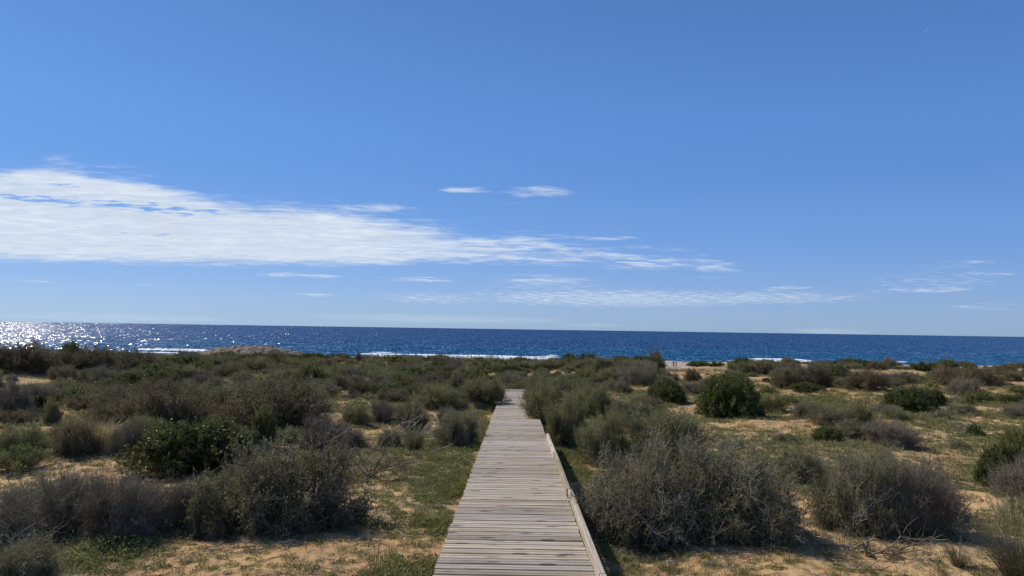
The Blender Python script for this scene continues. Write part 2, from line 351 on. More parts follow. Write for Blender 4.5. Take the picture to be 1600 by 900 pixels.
# ------------------------------------------------------------------ sea
def sea_mat():
    m_, k = mat('sea water')
    tc = k.n('ShaderNodeTexCoord').outputs['Object']
    sp = k.n('ShaderNodeSeparateXYZ'); k.link(tc, sp.inputs[0])
    def mp_(sx, sy, r=0):
        q = k.n('ShaderNodeMapping'); k.link(tc, q.inputs[0]); q.inputs['Scale'].default_value = (sx, sy, 1); q.inputs['Rotation'].default_value = (0, 0, radians(r)); return q.outputs[0]
    w1 = k.noise(mp_(.05, .16, 6), 1, 4, .6, noise_dimensions='2D'); w2 = k.noise(mp_(.35, .7, -9), 1, 5, .65, noise_dimensions='2D'); w3 = k.noise(mp_(2, 3), 1, 3, .6, noise_dimensions='2D')
    patch = k.noise(mp_(.004, .012, 3), 1, 4, .6, noise_dimensions='2D')
    shallow = k.smooth(sp.outputs[1], 620, 280)
    c = k.mix(shallow, (.003, .042, .135), (.003, .088, .170))
    c = k.mix(k.m('MULTIPLY', k.smooth(patch, .4, .7), .35), c, (.006, .06, .17))
    c = k.mix(k.m('MULTIPLY', k.smooth(w1, .42, .62), .4), c, (.004, .028, .07))
    # foam
    fo = k.n('ShaderNodeAttribute', attribute_name='foam').outputs['Fac']
    fm = k.smooth(k.m('ADD', fo, k.m('MULTIPLY', k.m('SUBTRACT', w2, .5), 1.2)), .45, .7)
    c = k.mix(fm, c, (.85, .88, .9))
    b = k.n('ShaderNodeBsdfPrincipled'); k.link(c, b.inputs['Base Color']); b.inputs['IOR'].default_value = 1.33
    k.link(k.m('ADD', k.m('MULTIPLY', fm, .5), .16), b.inputs['Roughness'])
    k.link(k.m('SUBTRACT', .5, k.m('MULTIPLY', fm, .3)), b.inputs['Specular IOR Level'])
    # slopes of the chop at three sizes; the faces turned to the shore are the ones seen
    acc = None
    for (sx, sy, r_, amp, det) in ((.035, .09, 6, .40, 2), (.14, .06, -7, .25, 2), (.8, .25, 4, .36, 2)):
        nz = k.n('ShaderNodeTexNoise', noise_dimensions='2D'); k.link(mp_(sx, sy, r_), nz.inputs['Vector']); nz.inputs['Scale'].default_value = 1; nz.inputs['Detail'].default_value = det
        v = k.n('ShaderNodeVectorMath', operation='SUBTRACT'); k.link(nz.outputs['Color'], v.inputs[0]); v.inputs[1].default_value = (.5, .5, .5)
        v2 = k.n('ShaderNodeVectorMath', operation='MULTIPLY'); k.link(v.outputs[0], v2.inputs[0]); v2.inputs[1].default_value = (amp, amp, 0)
        if acc is None: acc = v2.outputs[0]
        else:
            ad = k.n('ShaderNodeVectorMath', operation='ADD'); k.link(acc, ad.inputs[0]); k.link(v2.outputs[0], ad.inputs[1]); acc = ad.outputs[0]
    vo = k.n('ShaderNodeTexVoronoi', voronoi_dimensions='2D', feature='F1'); k.link(mp_(1.3, .35, 3), vo.inputs['Vector']); vo.inputs['Scale'].default_value = 1
    v = k.n('ShaderNodeVectorMath', operation='MULTIPLY_ADD'); k.link(vo.outputs['Color'], v.inputs[0]); v.inputs[1].default_value = (2, 2, 0); v.inputs[2].default_value = (-1, -1, 0)
    a2 = k.n('ShaderNodeVectorMath', operation='MULTIPLY'); k.link(v.outputs[0], a2.inputs[0]); k.link(v.outputs[0], a2.inputs[1])
    a3 = k.n('ShaderNodeVectorMath', operation='MULTIPLY'); k.link(a2.outputs[0], a3.inputs[0]); k.link(v.outputs[0], a3.inputs[1])
    a4 = k.n('ShaderNodeVectorMath', operation='MULTIPLY_ADD'); k.link(a3.outputs[0], a4.inputs[0]); a4.inputs[1].default_value = (.58, .38, 0); k.link(acc, a4.inputs[2]); acc = a4.outputs[0]
    ad = k.n('ShaderNodeVectorMath', operation='ADD'); k.link(acc, ad.inputs[0]); ad.inputs[1].default_value = (0, -.30, 1)
    nn = k.n('ShaderNodeVectorMath', operation='NORMALIZE'); k.link(ad.outputs[0], nn.inputs[0]); k.link(nn.outputs[0], b.inputs['Normal'])
    o = k.n('ShaderNodeOutputMaterial'); k.link(b.outputs[0], o.inputs[0]); return m_
M['sea'] = sea_mat()
def build_sea():
    ys = np.concatenate([np.arange(262, 420, .55), 420*np.exp(np.linspace(0, np.log(60000/420), 160))])
    us = np.linspace(-1, 1, 361)
    X = us[None, :]*(60+1.3*ys)[:, None]; Y = np.repeat(ys[:, None], len(us), 1)
    # breakers: ragged crests that run along the shore
    F = np.zeros_like(X); Z = (fbm(X/9, Y/3.0, 41, 3)-.5)*.5*np.clip((600-Y)/200, 0, 1)
    for yb, amp, thr, sc, sd_ in [(300, .8, .56, 40, 1), (309, .8, .64, 46, 2), (322, .7, .68, 50, 3), (290, .4, .50, 40, 5)]:
        yc = yb+(fbm(X/60, X*0+sd_, 50+sd_, 2)-.5)*14
        on = np.clip((fbm(X/sc, X*0+sd_*3.3, 60+sd_, 2)-thr+.25)/.14, 0, 1)
        PX = 800+FOC*X/Y; on = on*sum(np.clip((PX-p0)/18, 0, 1)*np.clip((p1-PX)/18, 0, 1) for p0, p1 in ((-900, -300), (205, 340), (500, 885), (1062, 1285), (1390, 1425), (1500, 1530), (1900, 2400)))
        d = (Y-yc)
        Z += amp*on*np.exp(-(d/2.0)**2)
        F = np.maximum(F, on*np.where(d > 0, np.exp(-(d/.9)**2), np.exp(-(d/2.4)**2)))
    nr, nc = X.shape; V = np.stack([X, Y, Z], -1).reshape(-1, 3)
    i = np.arange(nr-1)[:, None]*nc+np.arange(nc-1)[None, :]
    Q = np.stack([i, i+1, i+nc+1, i+nc], -1).reshape(-1, 4)
    me = qmesh('sea', V, Q, M['sea'], smooth=True)
    a = me.attributes.new('foam', 'FLOAT', 'POINT'); a.data.foreach_set('value', F.astype(np.float32).ravel())
    tag(link('sea', me), 'deep blue sea with white breakers near the shore', kind='structure')
build_sea()

# rocky headland on the shore, left
def headland():
    m_, k = mat('shore rock'); tc = k.n('ShaderNodeTexCoord').outputs['Object']
    mpp = k.n('ShaderNodeMapping'); k.link(tc, mpp.inputs[0]); mpp.inputs['Scale'].default_value = (.7, .7, 3.5)
    c = k.ramp(k.noise(mpp.outputs[0], .6, 6, .75), [(.38, (.05, .036, .026)), (.46, (.20, .145, .10)), (.52, (.08, .06, .042)), (.60, (.25, .19, .145)), (.7, (.12, .09, .07))])
    b = k.n('ShaderNodeBsdfPrincipled'); k.link(c, b.inputs['Base Color']); b.inputs['Roughness'].default_value = .9
    o = k.n('ShaderNodeOutputMaterial'); k.link(b.outputs[0], o.inputs[0])
    cx, cy = -92, 262; nx, ny = 150, 60
    x = np.linspace(-26, 26, nx)[None, :]*np.ones((ny, 1)); y = np.linspace(-14, 14, ny)[:, None]*np.ones((1, nx))
    e = np.clip(1.05-(x/25)**2-(y/13)**2, -.3, 1)
    z = 4.6*np.maximum(e, -.2)**1.0*np.where(e > 0, 1, 1)*(.65+.6*fbm(x/7, y/4, 7, 4))
    z = z+(np.floor(z*2.0)/2.0-z)*.7+(fbm(x*.8, y*.8, 17, 3)-.5)*1.3-0.9
    V = np.stack([x+cx, y+cy, z], -1).reshape(-1, 3); i = np.arange(ny-1)[:, None]*nx+np.arange(nx-1)[None, :]
    Q = np.stack([i, i+1, i+nx+1, i+nx], -1).reshape(-1, 4)
    V[:, 2] += 0.2
    tag(link('rocky_headland', qmesh('rocky_headland', V, Q, m_)), 'low pale rocky headland by the water left of centre', kind='structure')
headland()

# ------------------------------------------------------------------ boardwalk
def wood_mat():
    m_, k = mat('weathered pine boards')
    tc = k.n('ShaderNodeTexCoord').outputs['Object']; rnd = k.n('ShaderNodeObjectInfo').outputs['Random']
    off = k.n('ShaderNodeCombineXYZ'); k.link(k.m('MULTIPLY', rnd, 97), off.inputs[0]); k.link(k.m('MULTIPLY', rnd, 31), off.inputs[1])
    ad = k.n('ShaderNodeVectorMath', operation='ADD'); k.link(tc, ad.inputs[0]); k.link(off.outputs[0], ad.inputs[1])
    def mp_(v, s): q = k.n('ShaderNodeMapping'); k.link(v, q.inputs[0]); q.inputs['Scale'].default_value = s; return q.outputs[0]
    wrp = k.noise(mp_(ad.outputs[0], (3, 9, 9)), 1, 2, .5)
    wv = k.n('ShaderNodeVectorMath', operation='ADD'); k.link(ad.outputs[0], wv.inputs[0])
    cw = k.n('ShaderNodeCombineXYZ'); k.link(k.m('MULTIPLY', k.m('SUBTRACT', wrp, .5), .06), cw.inputs[1]); k.link(cw.outputs[0], wv.inputs[1])
    g = k.noise(mp_(wv.outputs[0], (1.6, 46, 30)), 1, 5, .65); g2 = k.noise(mp_(ad.outputs[0], (1.6, 9, 5)), 1, 3, .5)
    c = k.ramp(g, [(.24, (.19, .14, .095)), (.36, (.37, .295, .215)), (.48, (.50, .415, .315)), (.62, (.58, .495, .385)), (.8, (.65, .565, .45))])
    c = k.mix(k.m('MULTIPLY', k.smooth(g2, .5, .72), .45), c, (.30, .235, .18))
    vo = k.n('ShaderNodeTexVoronoi', feature='F1'); k.link(mp_(wv.outputs[0], (3.0, 9, 4)), vo.inputs['Vector']); vo.inputs['Scale'].default_value = 1
    kn = k.smooth(vo.outputs['Distance'], .27, .12)
    c = k.mix(k.m('MULTIPLY', kn, .8), c, (.13, .09, .065))
    sy = k.n('ShaderNodeSeparateXYZ'); k.link(tc, sy.inputs[0])
    ed = k.smooth(k.m('ADD', k.m('ABSOLUTE', sy.outputs[1]), k.m('MULTIPLY', k.m('SUBTRACT', g2, .5), .03)), .052, .0645)
    c = k.mix(k.m('MULTIPLY', ed, .5), c, (.085, .062, .045))
    sx = k.m('SUBTRACT', k.m('ABSOLUTE', k.m('SUBTRACT', sy.outputs[0], .01)), .46); s2 = k.m('SUBTRACT', k.m('ABSOLUTE', sy.outputs[1]), .032)
    sd2 = k.m('SQRT', k.m('ADD', k.m('MULTIPLY', sx, sx), k.m('MULTIPLY', s2, s2)))
    c = k.mix(k.m('MULTIPLY', k.smooth(sd2, .006, .0045), .7), c, (.06, .05, .042))
    br = k.m('ADD', k.m('MULTIPLY', k.m('FRACT', k.m('MULTIPLY', rnd, 7.31)), .40), .62)
    hs = k.n('ShaderNodeHueSaturation'); k.link(c, hs.inputs['Color']); k.link(br, hs.inputs['Value'])
    k.link(k.m('ADD', k.m('MULTIPLY', rnd, .45), .75), hs.inputs['Saturation'])
    b = k.n('ShaderNodeBsdfPrincipled'); k.link(hs.outputs[0], b.inputs['Base Color']); b.inputs['Roughness'].default_value = .85; b.inputs['Specular IOR Level'].default_value = .15
    bp = k.n('ShaderNodeBump'); k.link(k.m('SUBTRACT', g, k.m('MULTIPLY', kn, .3)), bp.inputs['Height']); bp.inputs['Strength'].default_value = .6; bp.inputs['Distance'].default_value = .006
    k.link(bp.outputs[0], b.inputs['Normal'])
    o = k.n('ShaderNodeOutputMaterial'); k.link(b.outputs[0], o.inputs[0]); return m_
M['wood'] = wood_mat()
def profile_mesh(name, prof, x0, x1, m_):
    n = len(prof); V = [(x0, a, b) for a, b in prof]+[(x1, a, b) for a, b in prof]
    F = [(i, (i+1) % n, n+(i+1) % n, n+i) for i in range(n)]+[tuple(range(n))[::-1], tuple(range(n, 2*n))]
    me = bpy.data.meshes.new(name); me.from_pydata(V, [], F); me.materials.append(m_); return me
def build_boardwalk():
    rng = random.Random(4)
    root = link('boardwalk', None, loc=(0, 0, deck_z(0)))
    tag(root, 'long weathered wooden boardwalk of cross planks running down through the scrub towards the sea', 'boardwalk')
    ang = -math.atan(DX)
    root.rotation_euler = Matrix.Rotation(ang, 4, 'Z').to_euler()
    P = .14; hw = P/2-.0065
    meshes = []
    for v in range(12):
        h = hw-rng.uniform(0, .003); c1 = rng.uniform(.007, .013); gd = rng.uniform(.004, .008)
        g0 = rng.uniform(-.012, .012)
        prof = [(-h, -.036), (-h, -c1), (-h+c1, 0), (g0-.006, 0), (g0, -gd), (g0+.006, 0), (h-c1, 0), (h, -c1), (h, -.036)]
        meshes.append(profile_mesh('plank', prof, -.555-rng.uniform(0, .022), .575+rng.uniform(0, .012), M['wood']))
    t = 1.3; slope = -math.atan(DS)
    while t < 30.5:
        o = link('plank', meshes[rng.randrange(12)], root)
        sh = 0.12*min(1, max(0, (t-23.6)/.8))
        z = -DS*t+rng.uniform(-.002, .002)
        if t > 29.6: z += .05*(t-29.6)
        o.location = (sh+rng.uniform(-.004, .004), t, z); o.rotation_euler = (slope+rng.uniform(-.012, .012), rng.uniform(-.003, .003), rng.uniform(-.004, .004)+(pi if rng.random() < .5 else 0)*0)
        t += P*rng.uniform(.99, 1.01)
    # joists under the planks
    for x in (-.46, .0, .46):
        for t0 in range(1, 30, 4):
            L = 3.96 if t0+4 < 30 else 1.4
            o = link('joist', profile_mesh('joist', [(-.035, -.10), (-.035, 0), (.035, 0), (.035, -.10)], 0, L, M['wood']), root)
            o.matrix_local = Matrix.Translation((x+(.16 if t0 > 24 else 0), t0+.2, -DS*(t0+.2)-.038)) @ Matrix.Rotation(slope, 4, 'X') @ Matrix.Rotation(pi/2, 4, 'Z')
    # kerb boards on the right edge, each set slightly out of line
    prof = [(-.024, -.03), (-.024, .050), (-.018, .056), (.018, .056), (.024, .050), (.024, -.03)]
    for t0, t1, x0, x1 in [(1.2, 5.1, .606, .610), (5.11, 8.2, .607, .612), (8.22, 11.1, .598, .607), (11.12, 13.75, .600, .597)]:
        L = hypot(t1-t0, 0); me = profile_mesh('kerb_board', prof, 0, L, M['wood'])
        o = link('kerb_board', me, root)
        o.matrix_local = Matrix.Translation((x0, t0, -DS*t0+.022)) @ Matrix.Rotation(-math.atan((x1-x0)/L), 4, 'Z') @ Matrix.Rotation(slope, 4, 'X') @ Matrix.Rotation(pi/2, 4, 'Z')
build_boardwalk()

# ------------------------------------------------------------------ shrub generator
def grow(seed, R=1., H=.85, n1=50, n2=12, n3=8, nleaf=6, ls=.03, lw=.011, up=.3, L2=(.18, .42), L3=(.06, .16),
         r1=.010, r2=.0035, r3=.0014, lobes=.28, rmin=.55, wild=.7, leafup=.3, low=-.02):
    g = np.random.default_rng(seed)
    ph = g.uniform(0, 2*pi, n1); se = g.uniform(max(low, 0), 1, n1)**.85; ce = np.sqrt(1-se**2)**.8
    lob = 1+lobes*(np.sin(ph*2+g.uniform(0, 6))*.5+np.sin(ph*3+se*4+g.uniform(0, 6))*.5+np.sin(ph*7+se*9+g.uniform(0, 6))*.35)
    lob = np.minimum(lob, 1.16); rad = (1/np.sqrt(ce**2+se**2))**.6*(rmin+(1-rmin)*g.uniform(0, 1, n1)**.38)*lob*.88
    end = np.stack([np.cos(ph)*ce*R*rad, np.sin(ph)*ce*R*rad, .03+se*H*rad], 1)
    bs = np.stack([np.cos(ph), np.sin(ph), 0*ph], 1)*(g.uniform(0.02, .22, n1)*R)[:, None]
    ct = bs+(end-bs)*.5+np.array([0, 0, 1])*(.16*H)+g.normal(0, .07, (n1, 3))*R
    def bz(i, t): t = t[:, None]; return bs[i]*(1-t)**2+ct[i]*2*t*(1-t)+end[i]*t*t
    def bt(i, t): t = t[:, None]; return norm((ct[i]-bs[i])*(1-t)+(end[i]-ct[i])*t)
    st = []; K = 5; I = np.arange(n1); t1 = g.uniform(0, 1, n1)
    for s in range(K):
        a = np.full(n1, s/K); b = np.full(n1, (s+1)/K)
        V, Q = prisms(bz(I, a), bz(I, b), r1*(1-.75*a), r1*(1-.75*b)); st.append((V, Q, np.repeat(t1, 6)))
    N2 = n1*n2; i2 = np.repeat(I, n2); tt = g.uniform(.3, 1.0, N2)
    p = bz(i2, tt); d = norm(bt(i2, tt)*.55+norm(p*np.array([1, 1, .6]))*.45+g.normal(0, wild*.6, (N2, 3))+np.array([0, 0, up]))
    l2 = g.uniform(*L2, N2)*R; bend = g.normal(0, .14, (N2, 3))*l2[:, None]
    pm = p+d*l2[:, None]*.5+bend*.6; pe = p+d*l2[:, None]+np.array([0, 0, up*.2])*l2[:, None]
    pm[:, 2] = np.maximum(pm[:, 2], .02); pe[:, 2] = np.maximum(pe[:, 2], .02)
    t2 = np.repeat(t1, n2)*.5+g.uniform(0, .5, N2)
    for a, b, ra, rb in ((p, pm, r2, r2*.8), (pm, pe, r2*.8, r2*.45)):
        V, Q = prisms(a, b, np.full(N2, ra), np.full(N2, rb)); st.append((V, Q, np.repeat(t2, 6)))
    N3 = N2*n3; j = np.repeat(np.arange(N2), n3); s = g.uniform(.15, 1., N3)[:, None]
    q = np.where(s < .5, p[j]+(pm[j]-p[j])*s*2, pm[j]+(pe[j]-pm[j])*(s*2-1))
    d3 = norm(norm(pe[j]-p[j])*.6+g.normal(0, wild*.7, (N3, 3))+np.array([0, 0, up*1.1]))
    l3 = g.uniform(*L3, N3)[:, None]; qe = q+d3*l3; qe[:, 2] = np.maximum(qe[:, 2], .01)
    t3 = t2[j]*.6+g.uniform(0, .4, N3)
    V, Q = prisms(q, qe, np.full(N3, r3), np.full(N3, r3*.6)); st.append((V, Q, np.repeat(t3, 6)))
    lf = None
    if nleaf:
        N4 = int(N3*nleaf); k_ = g.integers(0, N3, N4); s = g.uniform(.1, 1.05, N4)[:, None]
        c = q[k_]+(qe[k_]-q[k_])*s+g.normal(0, .004, (N4, 3)); c[:, 2] = np.maximum(c[:, 2], .01)
        u = norm(d3[k_]*.5+g.normal(0, .8, (N4, 3))+np.array([0, 0, leafup])); L = ls*g.uniform(.6, 1.3, N4)[:, None]
        v = norm(np.cross(u, g.normal(0, 1, (N4, 3))))*(L/ls*lw)
        V, Q = quads(c, u*L, v); tl = np.repeat(t1[i2][j][k_]*.35+t2[j][k_]*.25+g.uniform(0, .4, N4), 4); lf = (V, Q, tl)
    return cat(st), lf
SPEC = {   # kind: (leaf material, twig material, parameters)
 'mastic': ('mastic', 'twig_dark', dict(n1=190, n2=11, n3=7, nleaf=6.5, ls=.031, lw=.0095, r3=.0012, L2=(.12, .24), L3=(.04, .09), lobes=.09, rmin=.84, wild=.9, up=.1)),
 'thorn': ('thorn', 'twig', dict(n1=85, n2=15, n3=9, nleaf=5, ls=.024, lw=.0075, r3=.0020, r2=.0036, L2=(.16, .38), L3=(.06, .16), lobes=.38, rmin=.45, wild=1.05, up=.0)),
 'wire': ('thorn', 'twig', dict(n1=85, n2=16, n3=12, nleaf=2.8, ls=.022, lw=.007, r3=.0020, r2=.0036, L2=(.16, .38), L3=(.06, .16), lobes=.4, rmin=.42, wild=1.1, up=-.05)),
 'broom': ('broom', 'twig', dict(n1=85, n2=15, n3=8, nleaf=4.5, ls=.028, lw=.0065, r3=.0015, up=.25, L2=(.16, .34), L3=(.08, .18), lobes=.3, wild=.85, leafup=.5)),
 'dry': ('dry', 'twig_purple', dict(n1=75, n2=16, n3=13, nleaf=.9, ls=.018, lw=.006, r3=.0022, r2=.004, L2=(.18, .4), L3=(.06, .17), lobes=.3, rmin=.45, wild=1.0)),
 'brown': ('dry', 'twig_dark', dict(n1=80, n2=16, n3=9, nleaf=4, ls=.024, lw=.0075, r3=.0019, L2=(.16, .36), L3=(.06, .16), lobes=.3, rmin=.5, wild=.95, up=.12)),
 'green': ('green', 'twig', dict(n1=50, n2=11, n3=7, nleaf=6, ls=.034, lw=.011, H=.7, lobes=.35, rmin=.45, up=.6)),
}
NAMES = {'mastic': ('mastic_shrub', 'shrub'), 'thorn': ('thorny_shrub', 'shrub'), 'broom': ('broom_shrub', 'shrub'), 'wire': ('twiggy_shrub', 'shrub'), 'dry': ('dry_shrub', 'dry shrub'),
         'brown': ('brown_shrub', 'shrub'), 'green': ('leafy_shrub', 'shrub')}
NEARM, FARM = {}, {}
for ki, (kd, (lm_, tm_, pr)) in enumerate(SPEC.items()):
    NEARM[kd] = []
    for v in range(3 if kd in ('thorn', 'broom', 'dry') else 2):
        st, lf = grow(100+ki*10+v, **pr)
        NEARM[kd].append((qmesh(kd+'_branches', st[0], st[1], M[tm_], st[2]), qmesh(kd+'_foliage', lf[0], lf[1], M[lm_], lf[2])))
    FARM[kd] = []
    for v in range(2):
        p2 = dict(pr); p2.update(n1=60, n2=10, n3=6, nleaf=max(2.5, pr['nleaf']*.6), ls=pr['ls']*2.0, lw=pr['lw']*2.3, r3=.004, r2=.005, r1=.010, rmin=max(.6, pr.get('rmin', .55)), lobes=.3)
        st, lf = grow(300+ki*10+v, **p2)
        V, Q, T = cat([st, lf]); me = qmesh(kd+'_far', V, Q, [M[tm_], M[lm_]], T)
        mi = np.zeros(len(Q), np.int32); mi[len(st[1]):] = 1; me.polygons.foreach_set('material_index', mi); FARM[kd].append(me)
def flowers_mesh(seed, n=90):
    g = np.random.default_rng(seed); ph = g.uniform(0, 2*pi, n); se = g.uniform(.25, 1, n); ce = np.sqrt(1-se**2); r = g.uniform(.92, 1.08, n)
    c = np.stack([np.cos(ph)*ce*r, np.sin(ph)*ce*r, .03+se*.85*r], 1); parts = []
    for k in range(4):
        u = norm(g.normal(0, 1, (n, 3))+np.array([0, 0, .8]))*.019; v = norm(np.cross(u, g.normal(0, 1, (n, 3))))*.009
        V, Q = quads(c, u, v); parts.append((V, Q, np.repeat(g.uniform(0, 1, n), 4)))
    V, Q, T = cat(parts); return qmesh('flowers', V, Q, M['flower'], T)
FLW = flowers_mesh(5)
PLACED = []
rs = random.Random(11)
def put_shrub(kd, x, y, R, H, label, group=None, flowers=False, sink=.04):
    z = float(ground(x, y))-sink*H
    nm, ct_ = NAMES[kd]; dist = hypot(x, y)
    rot = rs.uniform(0, 2*pi); sc = (R*rs.uniform(.86, 1.1), R*rs.uniform(.86, 1.1), H/.85)
    if kd == 'green': sc = (sc[0], sc[1], H/.7)
    if R*FOC/dist < 17:
        o = link(nm, rs.choice(FARM[kd])); o.location = (x, y, z); o.rotation_euler.z = rot; o.scale = sc
    else:
        o = link(nm, None); o.location = (x, y, z); o.rotation_euler.z = rot; o.scale = sc
        a, b = rs.choice(NEARM[kd]); link('branches', a, o); link('foliage', b, o)
        if flowers: f = link('flowers', FLW, o); f['kind'] = 'stuff'
    o.rotation_euler.x = rs.uniform(-.09, .09); o.rotation_euler.y = rs.uniform(-.09, .09)
    tag(o, label, ct_, group); PLACED.append((x, y, R, H)); return o
def shrub_px(kd, px, base, wpx, top_, label, group=None, flowers=False):
    x, y, z, t = at(px, min(base, 1200))
    r = ray(px, base); r = r/hypot(r[0], r[1]); q = .72
    if t > 132:                      # bushes of the last row stand on the rim of the dune
        t = 124.0; x = r[0]*t; y = r[1]*t
    R = wpx/2/FOC*t
    R = R*(1+.5*R/t); x += r[0]*R*q; y += r[1]*R*q; t2 = t+R*q
    rt = ray(px, top_); rt = rt/hypot(rt[0], rt[1]); zt = CAMZ+rt[2]*t2
    H = max(zt-float(ground(x, y)), .12)
    return put_shrub(kd, x, y, R, H, label, group, flowers)

